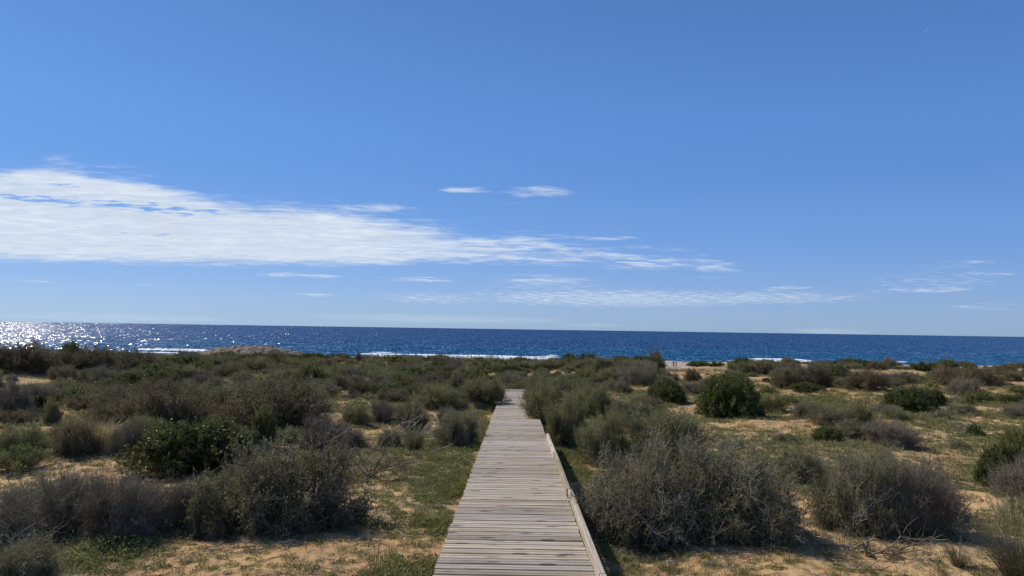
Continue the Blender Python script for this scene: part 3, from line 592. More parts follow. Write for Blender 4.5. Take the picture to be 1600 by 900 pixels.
HAND = [
 # left foreground
 ('thorn', 462, 838, 225, 684, 'big grey-green thorny bush at the left edge of the sand clearing'),
 ('thorn', 350, 842, 140, 728, 'lower grey-green bush merging into the left side of the big one'),
 ('dry', 275, 838, 110, 752, 'purplish twiggy bush leaning against the big grey-green bush on its left'),
 ('mastic', 303, 746, 190, 653, 'dark glossy green shrub with yellow-tipped leaves behind the big grey-green bush'),
 ('dry', 190, 850, 150, 742, 'low dark purple-grey bush above the bright green herbs, left foreground'),
 ('dry', 75, 850, 150, 738, 'low tangled purple-grey bush at the left frame edge above the corner bush'),
 ('thorn', 10, 935, 120, 838, 'pale twiggy bush cut off by the bottom left corner'),
 ('green', 22, 742, 85, 705, 'low fresh green bush at the left frame edge'),
 ('broom', 35, 715, 85, 665, 'soft grey olive bush at the left edge behind the low green bush'),
 ('brown', 118, 716, 70, 655, 'upright brown-olive bush on the left, second from the frame edge'),
 ('reed', 147, 708, 42, 662, 'yellowish grassy clump between two grey bushes on the left'),
 ('dry', 200, 718, 60, 662, 'bare grey twiggy bush touching the left side of the dark green shrub'),
 ('brown', 432, 676, 170, 583, 'large dark brown rounded bush standing in the scrub left of the clearing'),
 ('brown', 372, 655, 90, 598, 'brown bush half merged with the large dark brown one, on its left'),
 ('brown', 265, 668, 120, 600, 'wide brownish bush behind the dark glossy green shrub'),
 ('thorn', 325, 652, 90, 598, 'grey-green bush between the wide brownish bush and the large dark brown one'),
 ('brown', 190, 665, 90, 620, 'low reddish brown bush on the left behind the yellowish clump'),
 ('mastic', 57, 641, 27, 615, 'small round nearly black bush on the sandy mound at the left'),
 ('dry', 22, 660, 55, 600, 'spindly grey bush by the left frame edge on the sandy mound'),
 ('broom', 80, 665, 30, 626, 'small narrow olive bush just right of the small black round bush'),
 ('broom', 125, 632, 75, 600, 'low olive bush left of the pale purple-grey dry bush'),
 ('dry', 165, 608, 60, 574, 'pale purple-grey dry bush below the tall bushes of the left skyline'),
 ('mastic', 250, 622, 80, 575, 'leafy green bush in the scrub on the left, above the wide brownish bush'),
 ('mastic', 205, 612, 60, 580, 'green bush right of the pale purple-grey dry bush'),
 ('brown', 30, 584, 96, 532, 'tall dark rounded bush against the sea, leftmost on the skyline'),
 ('mastic', 112, 578, 44, 534, 'narrow tallest dark bush on the left skyline, with a square top'),
 ('brown', 82, 582, 66, 544, 'olive-brown skyline bush between the leftmost one and the square-topped one'),
 ('brown', 150, 582, 70, 539, 'dark brown bush on the left skyline, right of the square-topped one'),
 ('broom', 180, 582, 60, 549, 'low olive bush on the left skyline between two darker ones'),
 ('brown', 210, 584, 74, 546, 'rounded dark bush at the right end of the left skyline row'),
 ('dry', 505, 706, 80, 650, 'purple-grey dead-looking bush above the pile of dark branches'),
 ('broom', 455, 696, 70, 668, 'light green feathery bush above the big grey-green thorny bush'),
 ('dry', 540, 700, 60, 668, 'grey leafless bush left of the fallen pale branches'),
 ('broom', 557, 668, 60, 634, 'olive bush at the back of the grass clearing left of the boardwalk'),
 ('dry', 600, 663, 52, 628, 'grey-brown twiggy bush in the middle of the row left of the boardwalk'),
 ('broom', 642, 674, 66, 628, 'olive bush with dark base in the row left of the boardwalk'),
 ('thorn', 712, 700, 84, 640, 'grey-olive bush beside the boardwalk, nearest one on its left'),
 ('dry', 700, 665, 40, 636, 'small dark dry bush poking up behind the nearest bush left of the boardwalk'),
 ('thorn', 610, 702, 46, 672, 'small grey bush beside the fallen pale branches'),
 ('broom', 755, 636, 80, 590, 'dense rounded olive-brown bush at the far end of the boardwalk, on its left'),
 ('mastic', 487, 612, 60, 574, 'dark green bush behind the large dark brown bush'),
 ('brown', 562, 624, 44, 590, 'dark rounded bush between the clearing and the far scrub on the left'),
 ('broom', 520, 605, 60, 570, 'wide olive bush right of the dark green one behind the brown bush'),
 ('mastic', 640, 600, 62, 572, 'dark green bush in the middle of the far scrub left of the boardwalk'),
 ('brown', 650, 626, 50, 600, 'brown bush directly below the dark green one in the far scrub'),
 ('broom', 690, 632, 50, 606, 'pale olive bush left of the dense bush at the boardwalk end'),
 ('dry', 715, 612, 34, 584, 'purple-grey dry bush above the dense bush at the boardwalk end'),
 ('green', 412, 700, 34, 652, 'fresh green sprig between the dark glossy shrub and the brown bush'),
 ('thorn', 380, 705, 60, 668, 'low grey-green bush right of the dark glossy green shrub'),
 ('mastic', 490, 563, 42, 551, 'dark green bush at the water line, left of centre'),
 ('mastic', 525, 565, 40, 553, 'dark green bush at the water line, just right of another such bush'),
 ('mastic', 745, 571, 34, 557, 'small dark green bush standing alone against the surf left of centre'),
 ('dry', 560, 567, 10, 550, 'thin bare bush against the surf left of centre'),
 ('mastic', 405, 560, 24, 550, 'dark bush on the rocky headland'),
 ('brown', 430, 565, 40, 549, 'brownish bush on top of the rocky headland'),
 # right side
 ('wire', 992, 862, 252, 674, 'big twiggy bush with dead lower twigs right of the kerb board, nearest to the boardwalk'),
 ('wire', 1120, 856, 240, 685, 'grey twiggy bush forming the right half of the big foreground thicket'),
 ('wire', 1195, 848, 110, 752, 'low brown-grey end of the big foreground thicket, beside the sand'),
 ('broom', 945, 728, 90, 648, 'olive bush with yellow flowers above the near end of the kerb board', 1),
 ('broom', 1040, 720, 130, 640, 'wide olive bush with yellow flowers behind the big twiggy bush', 1),
 ('broom', 885, 702, 85, 618, 'tall olive bush with yellow flowers overhanging the end of the kerb board', 1),
 ('broom', 836, 634, 46, 592, 'narrow olive bush crowding the boardwalk edge just before its far end', 1),
 ('broom', 845, 652, 56, 600, 'olive bush leaning over the boardwalk edge between kerb end and far end', 1),
 ('broom', 858, 668, 78, 602, 'olive bush hiding the right edge of the boardwalk near its far end', 1),
 ('broom', 925, 655, 80, 602, 'rounded olive bush behind the flowering ones right of the boardwalk', 1),
 ('thorn', 985, 668, 90, 622, 'grey-green bush right of the boardwalk, behind the flowering bushes'),
 ('broom', 790, 605, 40, 590, 'low olive bush straight beyond the end of the boardwalk'),
 ('brown', 818, 600, 34, 586, 'low brown bush beyond the end of the boardwalk, right side'),
 ('brown', 850, 622, 38, 592, 'small brown-olive bush just past the end of the boardwalk on the right'),
 ('mastic', 1140, 655, 116, 581, 'large round dark green shrub casting a shadow on the sand, right of centre'),
 ('mastic', 1042, 632, 64, 592, 'small bright green shrub left of the large round dark one'),
 ('green', 955, 612, 36, 596, 'small grey-green bush left of the sandy gap, right of centre'),
 ('dry', 975, 618, 30, 598, 'small purple dry bush at the edge of the sandy gap'),
 ('mastic', 1422, 646, 78, 603, 'green rounded shrub with dark base standing alone on the right'),
 ('mastic', 1452, 634, 40, 606, 'smaller green shrub right behind the rounded one on the right'),
 ('dry', 1385, 648, 46, 632, 'low grey dry bush at the foot of the green rounded shrub'),
 ('wire', 1345, 842, 150, 700, 'large open twiggy bush with a fallen branch at its foot, right foreground'),
 ('dry', 1432, 842, 140, 720, 'grey brown twiggy bush forming the right half of the open bush, right foreground'),
 ('broom', 1310, 828, 80, 740, 'olive bush at the left foot of the large open twiggy bush'),
 ('mastic', 1318, 790, 44, 748, 'dark leafy clump inside the large open twiggy bush'),
 ('thorn', 1252, 756, 104, 702, 'low grey-green bush between the two big twiggy thickets on the right'),
 ('dry', 1395, 702, 80, 658, 'rounded purple-grey dry bush in the middle of the right side'),
 ('thorn', 1345, 690, 100, 656, 'spreading low grey bush left of the rounded purple-grey one'),
 ('thorn', 1300, 668, 70, 636, 'low scraggy bush on the sand right of the large round shrub'),
 ('green', 1345, 665, 36, 640, 'small fresh green bush in the scraggy patch on the right'),
 ('thorn', 1262, 655, 50, 628, 'thin scraggy bush right of the shadow of the large round shrub'),
 ('mastic', 1575, 770, 85, 690, 'dark green bush cut by the right frame edge'),
 ('dry', 1612, 790, 90, 715, 'grey bush at the right frame edge under the dark green one'),
 ('broom', 1592, 830, 60, 780, 'small olive bush behind the golden grass at the right edge'),
 ('mastic', 1524, 682, 26, 664, 'small round green bush on the sand far right'),
 ('thorn', 1503, 650, 42, 630, 'low dark grey bush on the sand right of the lone green shrub'),
 ('mastic', 1513, 633, 20, 624, 'tiny round grey-green bush on the sand right of the lone green shrub'),
 ('dry', 1590, 655, 40, 632, 'grey dry bush at the right frame edge, half way up the slope'),
 ('brown', 1232, 608, 56, 573, 'olive bush in the upper right row, first from the left'),
 ('brown', 1278, 607, 50, 570, 'dark brown bush in the upper right row, with grey herbs at its foot'),
 ('mastic', 1262, 614, 60, 598, 'low dark green herbs and bush at the foot of the dark brown bush'),
 ('brown', 1350, 611, 78, 577, 'wide brown-olive bush in the upper right row with a dark shaded base'),
 ('brown', 1478, 604, 44, 570, 'brown-olive bush in the upper right row, beyond the sandy gap'),
 ('dry', 1505, 619, 52, 590, 'pale grey-brown bush below the far right row'),
 ('brown', 1535, 604, 60, 572, 'large olive brown bush in the far right row'),
 ('broom', 1580, 597, 36, 580, 'small olive bush in the far right row next to the frame edge'),
 ('dry', 1405, 600, 60, 582, 'low grey dry bush in the sandy gap of the upper right'),
 ('mastic', 1330, 576, 60, 560, 'dark grey-green bush against the sea in the upper right'),
 ('dry', 1390, 576, 22, 558, 'tall thin grey bush against the sea in the upper right'),
 ('brown', 1370, 578, 26, 564, 'low olive bush left of the tall thin grey one against the sea'),
 ('mastic', 1158, 578, 36, 557, 'dark green bush against the surf behind the large round shrub'),
 ('brown', 1190, 586, 46, 563, 'brown bush right of the dark green one against the surf'),
 ('brown', 1083, 598, 34, 577, 'brown bush behind the small bright green shrub'),
 ('dry', 1000, 604, 60, 568, 'purple-brown bush right of centre in front of the dark hedge'),
 ('mastic', 890, 567, 32, 551, 'left half of the dark green hump against the surf right of centre'),
 ('mastic', 918, 568, 38, 551, 'right half of the dark green hump against the surf right of centre'),
 ('mastic', 972, 570, 44, 556, 'left bush of the long dark green hedge right of centre'),
 ('mastic', 1005, 574, 44, 555, 'middle bush of the long dark green hedge right of centre'),
 ('mastic', 1022, 577, 34, 561, 'right bush of the long dark green hedge beside the two walkers'),
 ('mastic', 867, 574, 24, 559, 'small dark green bush just left of the hump against the surf'),
 ('dry', 1024, 570, 32, 548, 'bare grey bush rising above the long dark green hedge'),
 ('mastic', 1092, 573, 40, 564, 'low dark green bush right of the two walkers'),
 ('mastic', 1118, 573, 26, 565, 'low dark green bush before the surf, left of the dirt bank'),
]
def build_hand():
    for h in HAND:
        kd = h[0]
        if kd == 'reed': continue
        shrub_px(kd, *h[1:6], flowers=len(h) > 6)
build_hand()

# ------------------------------------------------------------------ fill: the rest of the scrub
SANDP = [(20, 603, 45, 9), (65, 650, 50, 22), (115, 612, 22, 8), (545, 640, 50, 20), (730, 634, 55, 13), (1110, 585, 40, 16),
         (1035, 655, 95, 14), (1150, 670, 150, 22), (990, 605, 25, 8), (1300, 625, 70, 14), (1370, 590, 40, 10), (1420, 605, 40, 5), (1560, 660, 80, 22), (1110, 578, 35, 8),
         (1057, 574, 10, 8), (170, 738, 80, 22), (600, 645, 40, 5), (505, 625, 20, 8), (1395, 670, 120, 12), (1560, 700, 40, 15), (640, 720, 130, 40)]
def sandy(px, py):
    if 1040 < px < 1070 and py < 585: return True
    return any(((px-a)/b)**2+((py-c)/d)**2 < 1 for a, c, b, d in SANDP)
ZONES = {
 'lnear': ('in the dense scrub left of the boardwalk', 'scrub left of the boardwalk'),
 'lfar': ('in the far scrub between the boardwalk and the left skyline', 'far scrub on the left'),
 'cnear': ('in the scrub right of the boardwalk end', 'scrub right of the boardwalk end'),
 'cfar': ('in the far scrub right of centre below the surf', 'far scrub right of centre'),
 'rnear': ('scattered on the sandy slope on the right', 'shrubs on the right sandy slope'),
 'rfar': ('in the far row on the right under the sea', 'far shrubs on the right')}
ADJ = {'mastic': 'dark green', 'thorn': 'grey-green thorny', 'broom': 'olive feathery', 'dry': 'grey dry', 'brown': 'brown-olive', 'green': 'fresh green'}
MARKS = [(30, 580, 'the leftmost skyline bush'), (112, 578, 'the square-topped skyline bush'), (210, 582, 'the last left skyline bush'), (57, 641, 'the small black round bush'),
         (165, 607, 'the pale dry bush on the left'), (250, 622, 'the leafy green left bush'), (432, 676, 'the large dark brown bush'), (305, 745, 'the dark glossy green shrub'),
         (345, 572, 'the rocky headland left end'), (430, 566, 'the rocky headland right end'), (505, 566, 'the dark waterline bushes'), (487, 612, 'the bush behind the brown one'),
         (545, 640, 'the green clearing'), (640, 600, 'the dark middle distance bush'), (715, 608, 'the dry bush by the boardwalk'), (755, 636, 'the dense bush by the boardwalk'),
         (735, 632, 'the sand mound'), (745, 571, 'the lone bush against surf'), (650, 704, 'the grass tussock'), (815, 606, 'the far end of the boardwalk'),
         (862, 660, 'the bushes hiding the boardwalk'), (905, 568, 'the dark hump before surf'), (1000, 575, 'the long dark hedge'), (1055, 577, 'the two walkers'), (1000, 610, 'the sandy gap right of centre'),
         (1042, 632, 'the small bright green shrub'), (1140, 655, 'the large round dark shrub'), (1125, 590, 'the dirt bank'), (1235, 606, 'the first upper right bush'), (1350, 610, 'the wide upper right bush'),
         (1422, 645, 'the lone green right shrub'), (1395, 702, 'the rounded dry right bush'), (1330, 576, 'the dark bush before sea'), (1390, 577, 'the tall thin sea bush'),
         (1480, 604, 'the bush beyond the sandy gap'), (1535, 604, 'the large far right bush'), (1575, 760, 'the dark right edge bush'), (1500, 672, 'the bleached branches')]
MARKW = []
FILLED = []
def auto_label(kd, x, y, R, H, zone):
    if not MARKW:
        for a_, b_, c_ in MARKS:
            q = at(a_, b_); MARKW.append((q[0], q[1], c_))
    best = min(MARKW, key=lambda m_: hypot(m_[0]-x, m_[1]-y)/(1+0*R)); dx_, dy_ = x-best[0], y-best[1]
    lat = 'left' if dx_ < 0 else 'right'
    if abs(dy_) > 2.2*abs(dx_): rel = 'straight behind' if dy_ > 0 else 'in front of'
    elif abs(dx_) > 2.2*abs(dy_): rel = lat+' of'
    else: rel = ('behind and ' if dy_ > 0 else 'in front and ')+lat+' of'
    if len(best[2].split())+len(rel.split())+len(ADJ[kd].split()) > 11: rel = lat+' of'
    asp = H/R; sz = ('little' if R < .5 else 'small' if R < .75 else 'mid-sized' if R < 1.05 else 'large')
    return '%s %s%s shrub %s %s' % (sz, 'flat ' if asp < .63 else ('round ' if asp > .77 else ''), ADJ[kd], rel, best[2])
def fill():
    r = random.Random(5); n = 0; cnt = {}
    for it in range(26000):
        d = 13+(150-13)*r.random()**1.35
        az = math.radians(r.uniform(-42, 42)); x, y = d*sin(az), d*cos(az)
        z = float(CAMZ-np.interp(y, DY, DD)); px, py = project(x, y, z)
        if not(-160 < px < 1760) or py > 705: continue
        if sandy(px, py): continue
        if abs(x-DX*y) < 1.6 and y < 34: continue
        hor = 514.5+(px-800)*.015
        if px < 800:
            zone = 'lnear' if y < 48 else 'lfar'
            dens = .85 if py < 645 else (.35 if px < 480 else .1)
        elif px < 1100:
            zone = 'cnear' if y < 48 else 'cfar'; dens = .95 if py < 612 else .12
            if px > 960 and py > 600: dens = .1
        else:
            zone = 'rnear' if y < 50 else 'rfar'; dens = .5 if py < 600 else .13
            if zone == 'rnear' and py > 600: dens = .24
        if r.random() > dens: continue
        big = r.random()
        R = r.uniform(.5, 1.15) if zone != 'rnear' else r.uniform(.2, .6)
        if y > 48: R *= 1.25
        if zone == 'rfar': R *= .9
        H = R*r.uniform(.55, .85)
        if y > 90: H = min(H, .85)
        a0 = project(x-R, y, z+H); a1 = project(x+R, y, z+H)
        if a0[0] < 1068 and a1[0] > 1042 and a0[1] < 580: continue
        pack = .72 if dens > .6 else 1.0
        if any(hypot(x-a, y-b) < (R+R2)*pack for a, b, R2, h2 in PLACED): continue
        if zone[0] == 'l': kd = r.choices(['brown', 'broom', 'thorn', 'dry', 'mastic', 'green'], [28, 32, 16, 13, 9, 2])[0]
        elif zone[0] == 'c': kd = r.choices(['brown', 'broom', 'thorn', 'dry', 'mastic', 'green'], [22, 40, 16, 14, 6, 2])[0]
        else: kd = r.choices(['brown', 'broom', 'thorn', 'dry', 'mastic', 'green'], [22, 18, 26, 22, 8, 4])[0]
        if cnt.get(kd, 0) > 190: continue
        cnt[kd] = cnt.get(kd, 0)+1
        FILLED.append(put_shrub(kd, x, y, R, H, auto_label(kd, x, y, R, H, zone), ADJ[kd]+' shrubs, '+ZONES[zone][1])); n += 1
    by = {}
    for o in FILLED: by.setdefault(o['label'], []).append(o)
    for k_, L_ in by.items():
        L_.sort(key=lambda o: o.location.y)
        w_ = {2: ['nearer', 'farther'], 3: ['nearest', 'middle', 'farthest']}.get(len(L_))
        if w_:
            for a_, o in zip(w_, L_): o['label'] = a_+' '+k_
        elif len(L_) > 3:
            for a_, o in zip(['nearest', 'second nearest', 'third nearest', 'fourth nearest', 'fifth nearest', 'sixth nearest', 'seventh nearest'], L_[:-1]): o['label'] = a_+' '+k_
            L_[-1]['label'] = 'farthest '+k_
    print('fill', n, cnt, len(by))
fill()

# ------------------------------------------------------------------ instanced small plants (uncountable)
def scatter(name, pts, sc, protos, label):
    pts = np.asarray(pts); sc = np.asarray(sc); g = np.random.default_rng(3); which = g.integers(0, len(protos), len(pts))
    for pi_, po in enumerate(protos):
        P = pts[which == pi_]; s_ = sc[which == pi_]
        me = bpy.data.meshes.new(name); me.vertices.add(len(P)); me.vertices.foreach_set('co', P.astype(np.float32).ravel())
        a = me.attributes.new('sc', 'FLOAT', 'POINT'); a.data.foreach_set('value', s_.astype(np.float32))
        a = me.attributes.new('rz', 'FLOAT', 'POINT'); a.data.foreach_set('value', g.uniform(0, 6.28, len(P)).astype(np.float32))
        o = link(name, me); tag(o, label, kind='stuff')
        ng = bpy.data.node_groups.new(name, 'GeometryNodeTree')
        ng.interface.new_socket('Geometry', in_out='INPUT', socket_type='NodeSocketGeometry'); ng.interface.new_socket('Geometry', in_out='OUTPUT', socket_type='NodeSocketGeometry')
        N = ng.nodes; L = ng.links
        gi = N.new('NodeGroupInput'); go = N.new('NodeGroupOutput'); oi = N.new('GeometryNodeObjectInfo'); oi.transform_space = 'ORIGINAL'
        oi.inputs['Object'].default_value = po; oi.inputs['As Instance'].default_value = True
        ip = N.new('GeometryNodeInstanceOnPoints')
        a1 = N.new('GeometryNodeInputNamedAttribute'); a1.data_type = 'FLOAT'; a1.inputs['Name'].default_value = 'sc'
        a2 = N.new('GeometryNodeInputNamedAttribute'); a2.data_type = 'FLOAT'; a2.inputs['Name'].default_value = 'rz'
        cx = N.new('ShaderNodeCombineXYZ'); L.new(a2.outputs[0], cx.inputs[2])
        L.new(gi.outputs[0], ip.inputs['Points']); L.new(oi.outputs['Geometry'], ip.inputs['Instance']); L.new(a1.outputs[0], ip.inputs['Scale'])
        L.new(cx.outputs[0], ip.inputs['Rotation']); L.new(ip.outputs[0], go.inputs[0])
        md = o.modifiers.new('scatter', 'NODES'); md.node_group = ng

def blades(seed, n, L, w_, root, lean, mat_, name, droop=.35):
    g = np.random.default_rng(seed); ph = g.uniform(0, 2*pi, n); r = root*np.sqrt(g.uniform(0, 1, n))
    b = np.stack([np.cos(ph)*r, np.sin(ph)*r, 0*r-.01], 1); ln = g.uniform(*lean, n); az = ph+g.normal(0, .6, n)
    out = np.stack([np.cos(az), np.sin(az), 0*az], 1); Ls = g.uniform(*L, n)[:, None]
    side = np.stack([-np.sin(az), np.cos(az), 0*az], 1); d0 = norm(out*ln[:, None]+np.array([0, 0, 1.]))
    P = [b, b+d0*Ls*.4, b+d0*Ls*.75+out*Ls*.12*droop*2, b+d0*Ls+out*Ls*droop-np.array([0, 0, 1])*Ls*droop*.35]
    W_ = [w_, w_*.9, w_*.6, w_*.1]; parts = []; tn = g.uniform(0, 1, n)
    for k in range(3):
        V = np.stack([P[k]-side*W_[k], P[k]+side*W_[k], P[k+1]+side*W_[k+1], P[k+1]-side*W_[k+1]], 1).reshape(-1, 3)
        parts.append((V, np.arange(4*n).reshape(n, 4), np.repeat(tn, 4)))
    V, Q, T = cat(parts); return qmesh(name, V, Q, mat_, T)
def herb(seed, n, R, H, ls, lw, mat_, name='herb'):
    g = np.random.default_rng(seed); ph = g.uniform(0, 2*pi, n); r = R*np.sqrt(g.uniform(0, 1, n)); hgt = H*g.uniform(.05, 1, n)*(1-.6*(r/R)**2)
    c = np.stack([np.cos(ph)*r, np.sin(ph)*r, hgt], 1); u = norm(np.stack([np.cos(ph), np.sin(ph), 0*ph], 1)*.8+g.normal(0, .5, (n, 3))+np.array([0, 0, .5]))*ls*g.uniform(.6, 1.3, n)[:, None]
    v = norm(np.cross(u, g.normal(0, .4, (n, 3))+np.array([0, 0, 1])))*lw
    V, Q = quads(c, u, v); m_ = max(6, n//10)
    st = prisms(np.stack([g.normal(0, R*.2, m_), g.normal(0, R*.2, m_), 0*np.ones(m_)], 1), c[:m_]+0, np.full(m_, .0015), np.full(m_, .0008))
    V, Q, T = cat([(V, Q, np.repeat(g.uniform(0, 1, n), 4)), (st[0], st[1], np.repeat(g.uniform(0, 1, m_), 6))]); return qmesh(name, V, Q, mat_, T)

def single(name, me, px, py, scale, label, catg, group=None):
    x, y, z, t = at(px, py); o = link(name, me); o.location = (x, y, z-.005); o.scale = (scale,)*3; o.rotation_euler.z = rs.uniform(0, 6); tag(o, label, catg, group); return o
gt = [single('grass_tuft', blades(1, 26, (.04, .10), .0016, .03, (.2, 1.1), M['tuss'], 'grass_tuft'), 612, 860, 1.1, 'little grass tuft on the open sand left of the boardwalk, nearest the bottom edge', 'grass tuft'),
      single('grass_tuft', blades(2, 34, (.05, .13), .0018, .05, (.1, .9), M['green'], 'grass_tuft'), 960, 880, 1.3, 'green grass tuft at the foot of the kerb shadow, bottom right of the boardwalk', 'grass tuft')]
ht = [single('low_herb', herb(1, 60, .06, .035, .022, .006, M['green']), 540, 880, 1.2, 'small green herb on the sand at the bottom edge, left of the boardwalk', 'herb'),
      single('low_herb', herb(2, 90, .09, .05, .02, .007, M['broom']), 655, 760, 1.3, 'small olive herb on the sand between the big bush and the boardwalk', 'herb'),
      single('low_herb', herb(3, 50, .05, .06, .02, .005, M['thorn']), 1290, 868, 1.2, 'small grey herb on the sand near the stump, bottom right', 'herb')]
dt = [single('dry_twig', None or (lambda V, Q, T: qmesh('dry_twig', V, Q, M['twig'], T))(*cat([(lambda a: (a[0], a[1], np.repeat(np.random.default_rng(1).uniform(0, 1, 9), 6)))(prisms(np.random.default_rng(2).uniform(-.06, .06, (9, 3))*np.array([1, 1, .05])+np.array([0, 0, .006]), np.random.default_rng(3).uniform(-.12, .12, (9, 3))*np.array([1, 1, .15])+np.array([0, 0, .02]), np.full(9, .002), np.full(9, .001)))])), 700, 800, 1.2, 'few dry twigs lying on the sand beside the boardwalk edge', 'twigs')]

def herb_points(n, seed, f, dmax=70, dmin=4.5):
    g = np.random.default_rng(seed); d = dmin*np.exp(g.uniform(0, np.log(dmax/dmin), n)); az = np.radians(g.uniform(-42, 42, n)); x = d*np.sin(az); y = d*np.cos(az)
    keep = g.uniform(0, 1, n) < f(x, y, d); keep &= ~((np.abs(x-DX*y) < .68) & (y < 31.2)); x, y, d = x[keep], y[keep], d[keep]
    return np.stack([x, y, ground(x, y)-.004], 1), d, g
pts, d, g = herb_points(78000, 1, lambda x, y, d: np.clip((veg(x, y)-.10)*1.35, 0.13, .8)**1.3)
scatter('low_herbs', pts, g.uniform(.45, 1.25, len(pts))*np.clip(d/12, .75, 2.6), ht, 'thin cover of low green and grey herbs on the sand')
pts, d, g = herb_points(46000, 2, lambda x, y, d: np.clip((veg(x+30, y)-.15)*1.5, 0.04, 1)*np.clip(veg(x, y)+.15, 0, 1))
scatter('grass', pts, g.uniform(.4, 1.2, len(pts))*np.clip(d/12, .75, 2.4), gt, 'sparse short grass on the sand')
pts, d, g = herb_points(9000, 3, lambda x, y, d: .5+0*x, 40)
scatter('twig_litter', pts, g.uniform(.4, 1.3, len(pts)), dt, 'dry twig litter on the sand')
# herb fringe hugging the boardwalk
g = np.random.default_rng(8); n = 2600; y = 4+27*g.uniform(0, 1, n)**1.1; side = np.where(g.uniform(0, 1, n) < .6, -1, 1); x = DX*y+side*(.60+np.abs(g.normal(0, .3, n)))
x = np.where(side > 0, x+.12, x); k_ = (fbm(x*.9, y*.6, 77, 3) > .44); x, y = x[k_], y[k_]
scatter('edge_herbs', np.stack([x, y, ground(x, y)], 1), g.uniform(.6, 1.5, len(x)), [ht[0], gt[1], ht[1]], 'green herbs crowding the boardwalk edges')
# litter and herbs gathered under and around the near shrubs
P_ = []; 
for a_, b_, R_, H_ in PLACED:
    if b_ > 34: continue
    m_ = int(R_*110); q_ = g.uniform(0, 2*pi, m_); r_ = R_*g.uniform(.45, 1.3, m_); P_.append(np.stack([a_+np.cos(q_)*r_, b_+np.sin(q_)*r_], 1))
P_ = np.concatenate(P_); P_ = P_[np.abs(P_[:, 0]-DX*P_[:, 1]) > .68]
scatter('shrub_litter', np.column_stack([P_, ground(P_[:, 0], P_[:, 1])]), g.uniform(.6, 1.9, len(P_)), [dt[0], ht[2], dt[0], gt[0]], 'grey twig litter and short grass around the feet of the shrubs')
# far low scrub mass towards the beach
cand = [o for o in COL.objects if o.name.startswith(('broom_shrub', 'brown_shrub', 'thorny_shrub', 'dry_shrub')) and o.data and hypot(o.location.x, o.location.y) > 50]
pr = {}
for o in cand: pr.setdefault(o.data.name, o)
def far_mass():
    g = np.random.default_rng(12); n = 3400; d = 42+118*g.uniform(0, 1, n)**.9; az = np.radians(g.uniform(-44, 44, n)); x = d*np.sin(az); y = d*np.cos(az); P = []; s_ = []
    zb = ground(x, y)
    for X, Y, Z in zip(x, y, zb):
        px, py = project(X, Y, Z)
        if sandy(px, py): continue
        if px > 1100 and g.uniform() > (.16 if Y < 70 else .4): continue
        if fbm(X/9, Y/9, 33, 2) < (.40 if px < 1100 else .5): continue
        if 1034 < px < 1076 and py < 596: continue
        P.append((X, Y, Z-.04)); s_.append(g.uniform(.25, .55)*(1.15 if Y > 90 else 1))
    scatter('far_scrub', np.array(P), np.array(s_), list(pr.values())[:6], 'low mixed scrub covering the dunes behind the beach')
far_mass()

# ------------------------------------------------------------------ tussocks, golden grass
single('grass_tussock', blades(11, 260, (.22, .46), .0022, .06, (.15, .9), M['tuss'], 'grass_tussock', .3), 1497, 886, .62, 'small spiky grass tussock on bare sand in the bottom right corner', 'grass tussock')
single('grass_tussock', blades(12, 420, (.35, .6), .003, .12, (.05, .6), M['tuss'], 'grass_tussock', .2), 648, 704, 1.0, 'olive-brown grass tussock at the edge of the green clearing left of the boardwalk', 'grass tussock')
single('grass_clump', blades(13, 700, (.5, .9), .004, .3, (.02, .45), M['reed'], 'grass_clump', .15), 147, 710, .75, 'yellowish grassy clump between two grey bushes on the left', 'grass clump')
def golden():
    x, y, z, t = at(1602, 912); root = link('golden_grass', None, loc=(x, y, z))
    tag(root, 'tall golden feathery grass clump at the bottom right corner of the view', 'grass clump')
    link('leaves', blades(14, 800, (.2, .5), .0026, .14, (.1, .85), M['tuss'], 'leaves', .35), root)
    link('stalks', blades(15, 60, (.45, .68), .0022, .1, (.05, .55), M['reed'], 'stalks', .12), root)
    g = np.random.default_rng(4); parts = []
    for i in range(46):
        az = g.uniform(0, 6.28); ln = g.uniform(.05, .5); d_ = np.array([cos(az)*ln, sin(az)*ln, 1]); d_ /= np.linalg.norm(d_); L = g.uniform(.5, .72)
        s = g.uniform(0, 1, 70); c = d_*(L*(.68+.32*s))[:, None]+g.normal(0, .006, (70, 3)); u = norm(d_+g.normal(0, .28, (70, 3)))*.035; v = norm(np.cross(u, g.normal(0, 1, (70, 3))))*.002
        V, Q = quads(c, u, v); parts.append((V, Q, np.repeat(g.uniform(.3, 1, 70), 4)))
    V, Q, T = cat(parts); f = link('seed_heads', qmesh('seed_heads', V, Q, M['reed'], T), root)
golden()
# bright herb clumps
for i, (px, py, s_, lab) in enumerate([(170, 866, 1.1, 'bright green leafy herb patch below the low purple-grey bush, left foreground'), (118, 884, .75, 'bright green herb clump left of the larger herb patch in the left foreground'),
        (222, 852, .7, 'green herb clump at the foot of the low purple bush, right of the larger patch'), (665, 893, .55, 'green herb clump against the boardwalk at the bottom edge'),
        (690, 720, 1.0, 'green herb clump in the clearing just left of the boardwalk'), (660, 712, .9, 'low green herb clump in front of the tussock in the clearing'),
        (575, 688, 1.1, 'blue-green leafy herb clump between the dead branches and the clearing'), (886, 712, .8, 'bright green herb clump between kerb board and flowering bush')]):
    single('herb_clump', herb(20+i, 750, .30, .13, .022, .006, M['green'] if i != 6 else M['thorn'], 'herb_clump'), px, py, s_, lab, 'herb clump')

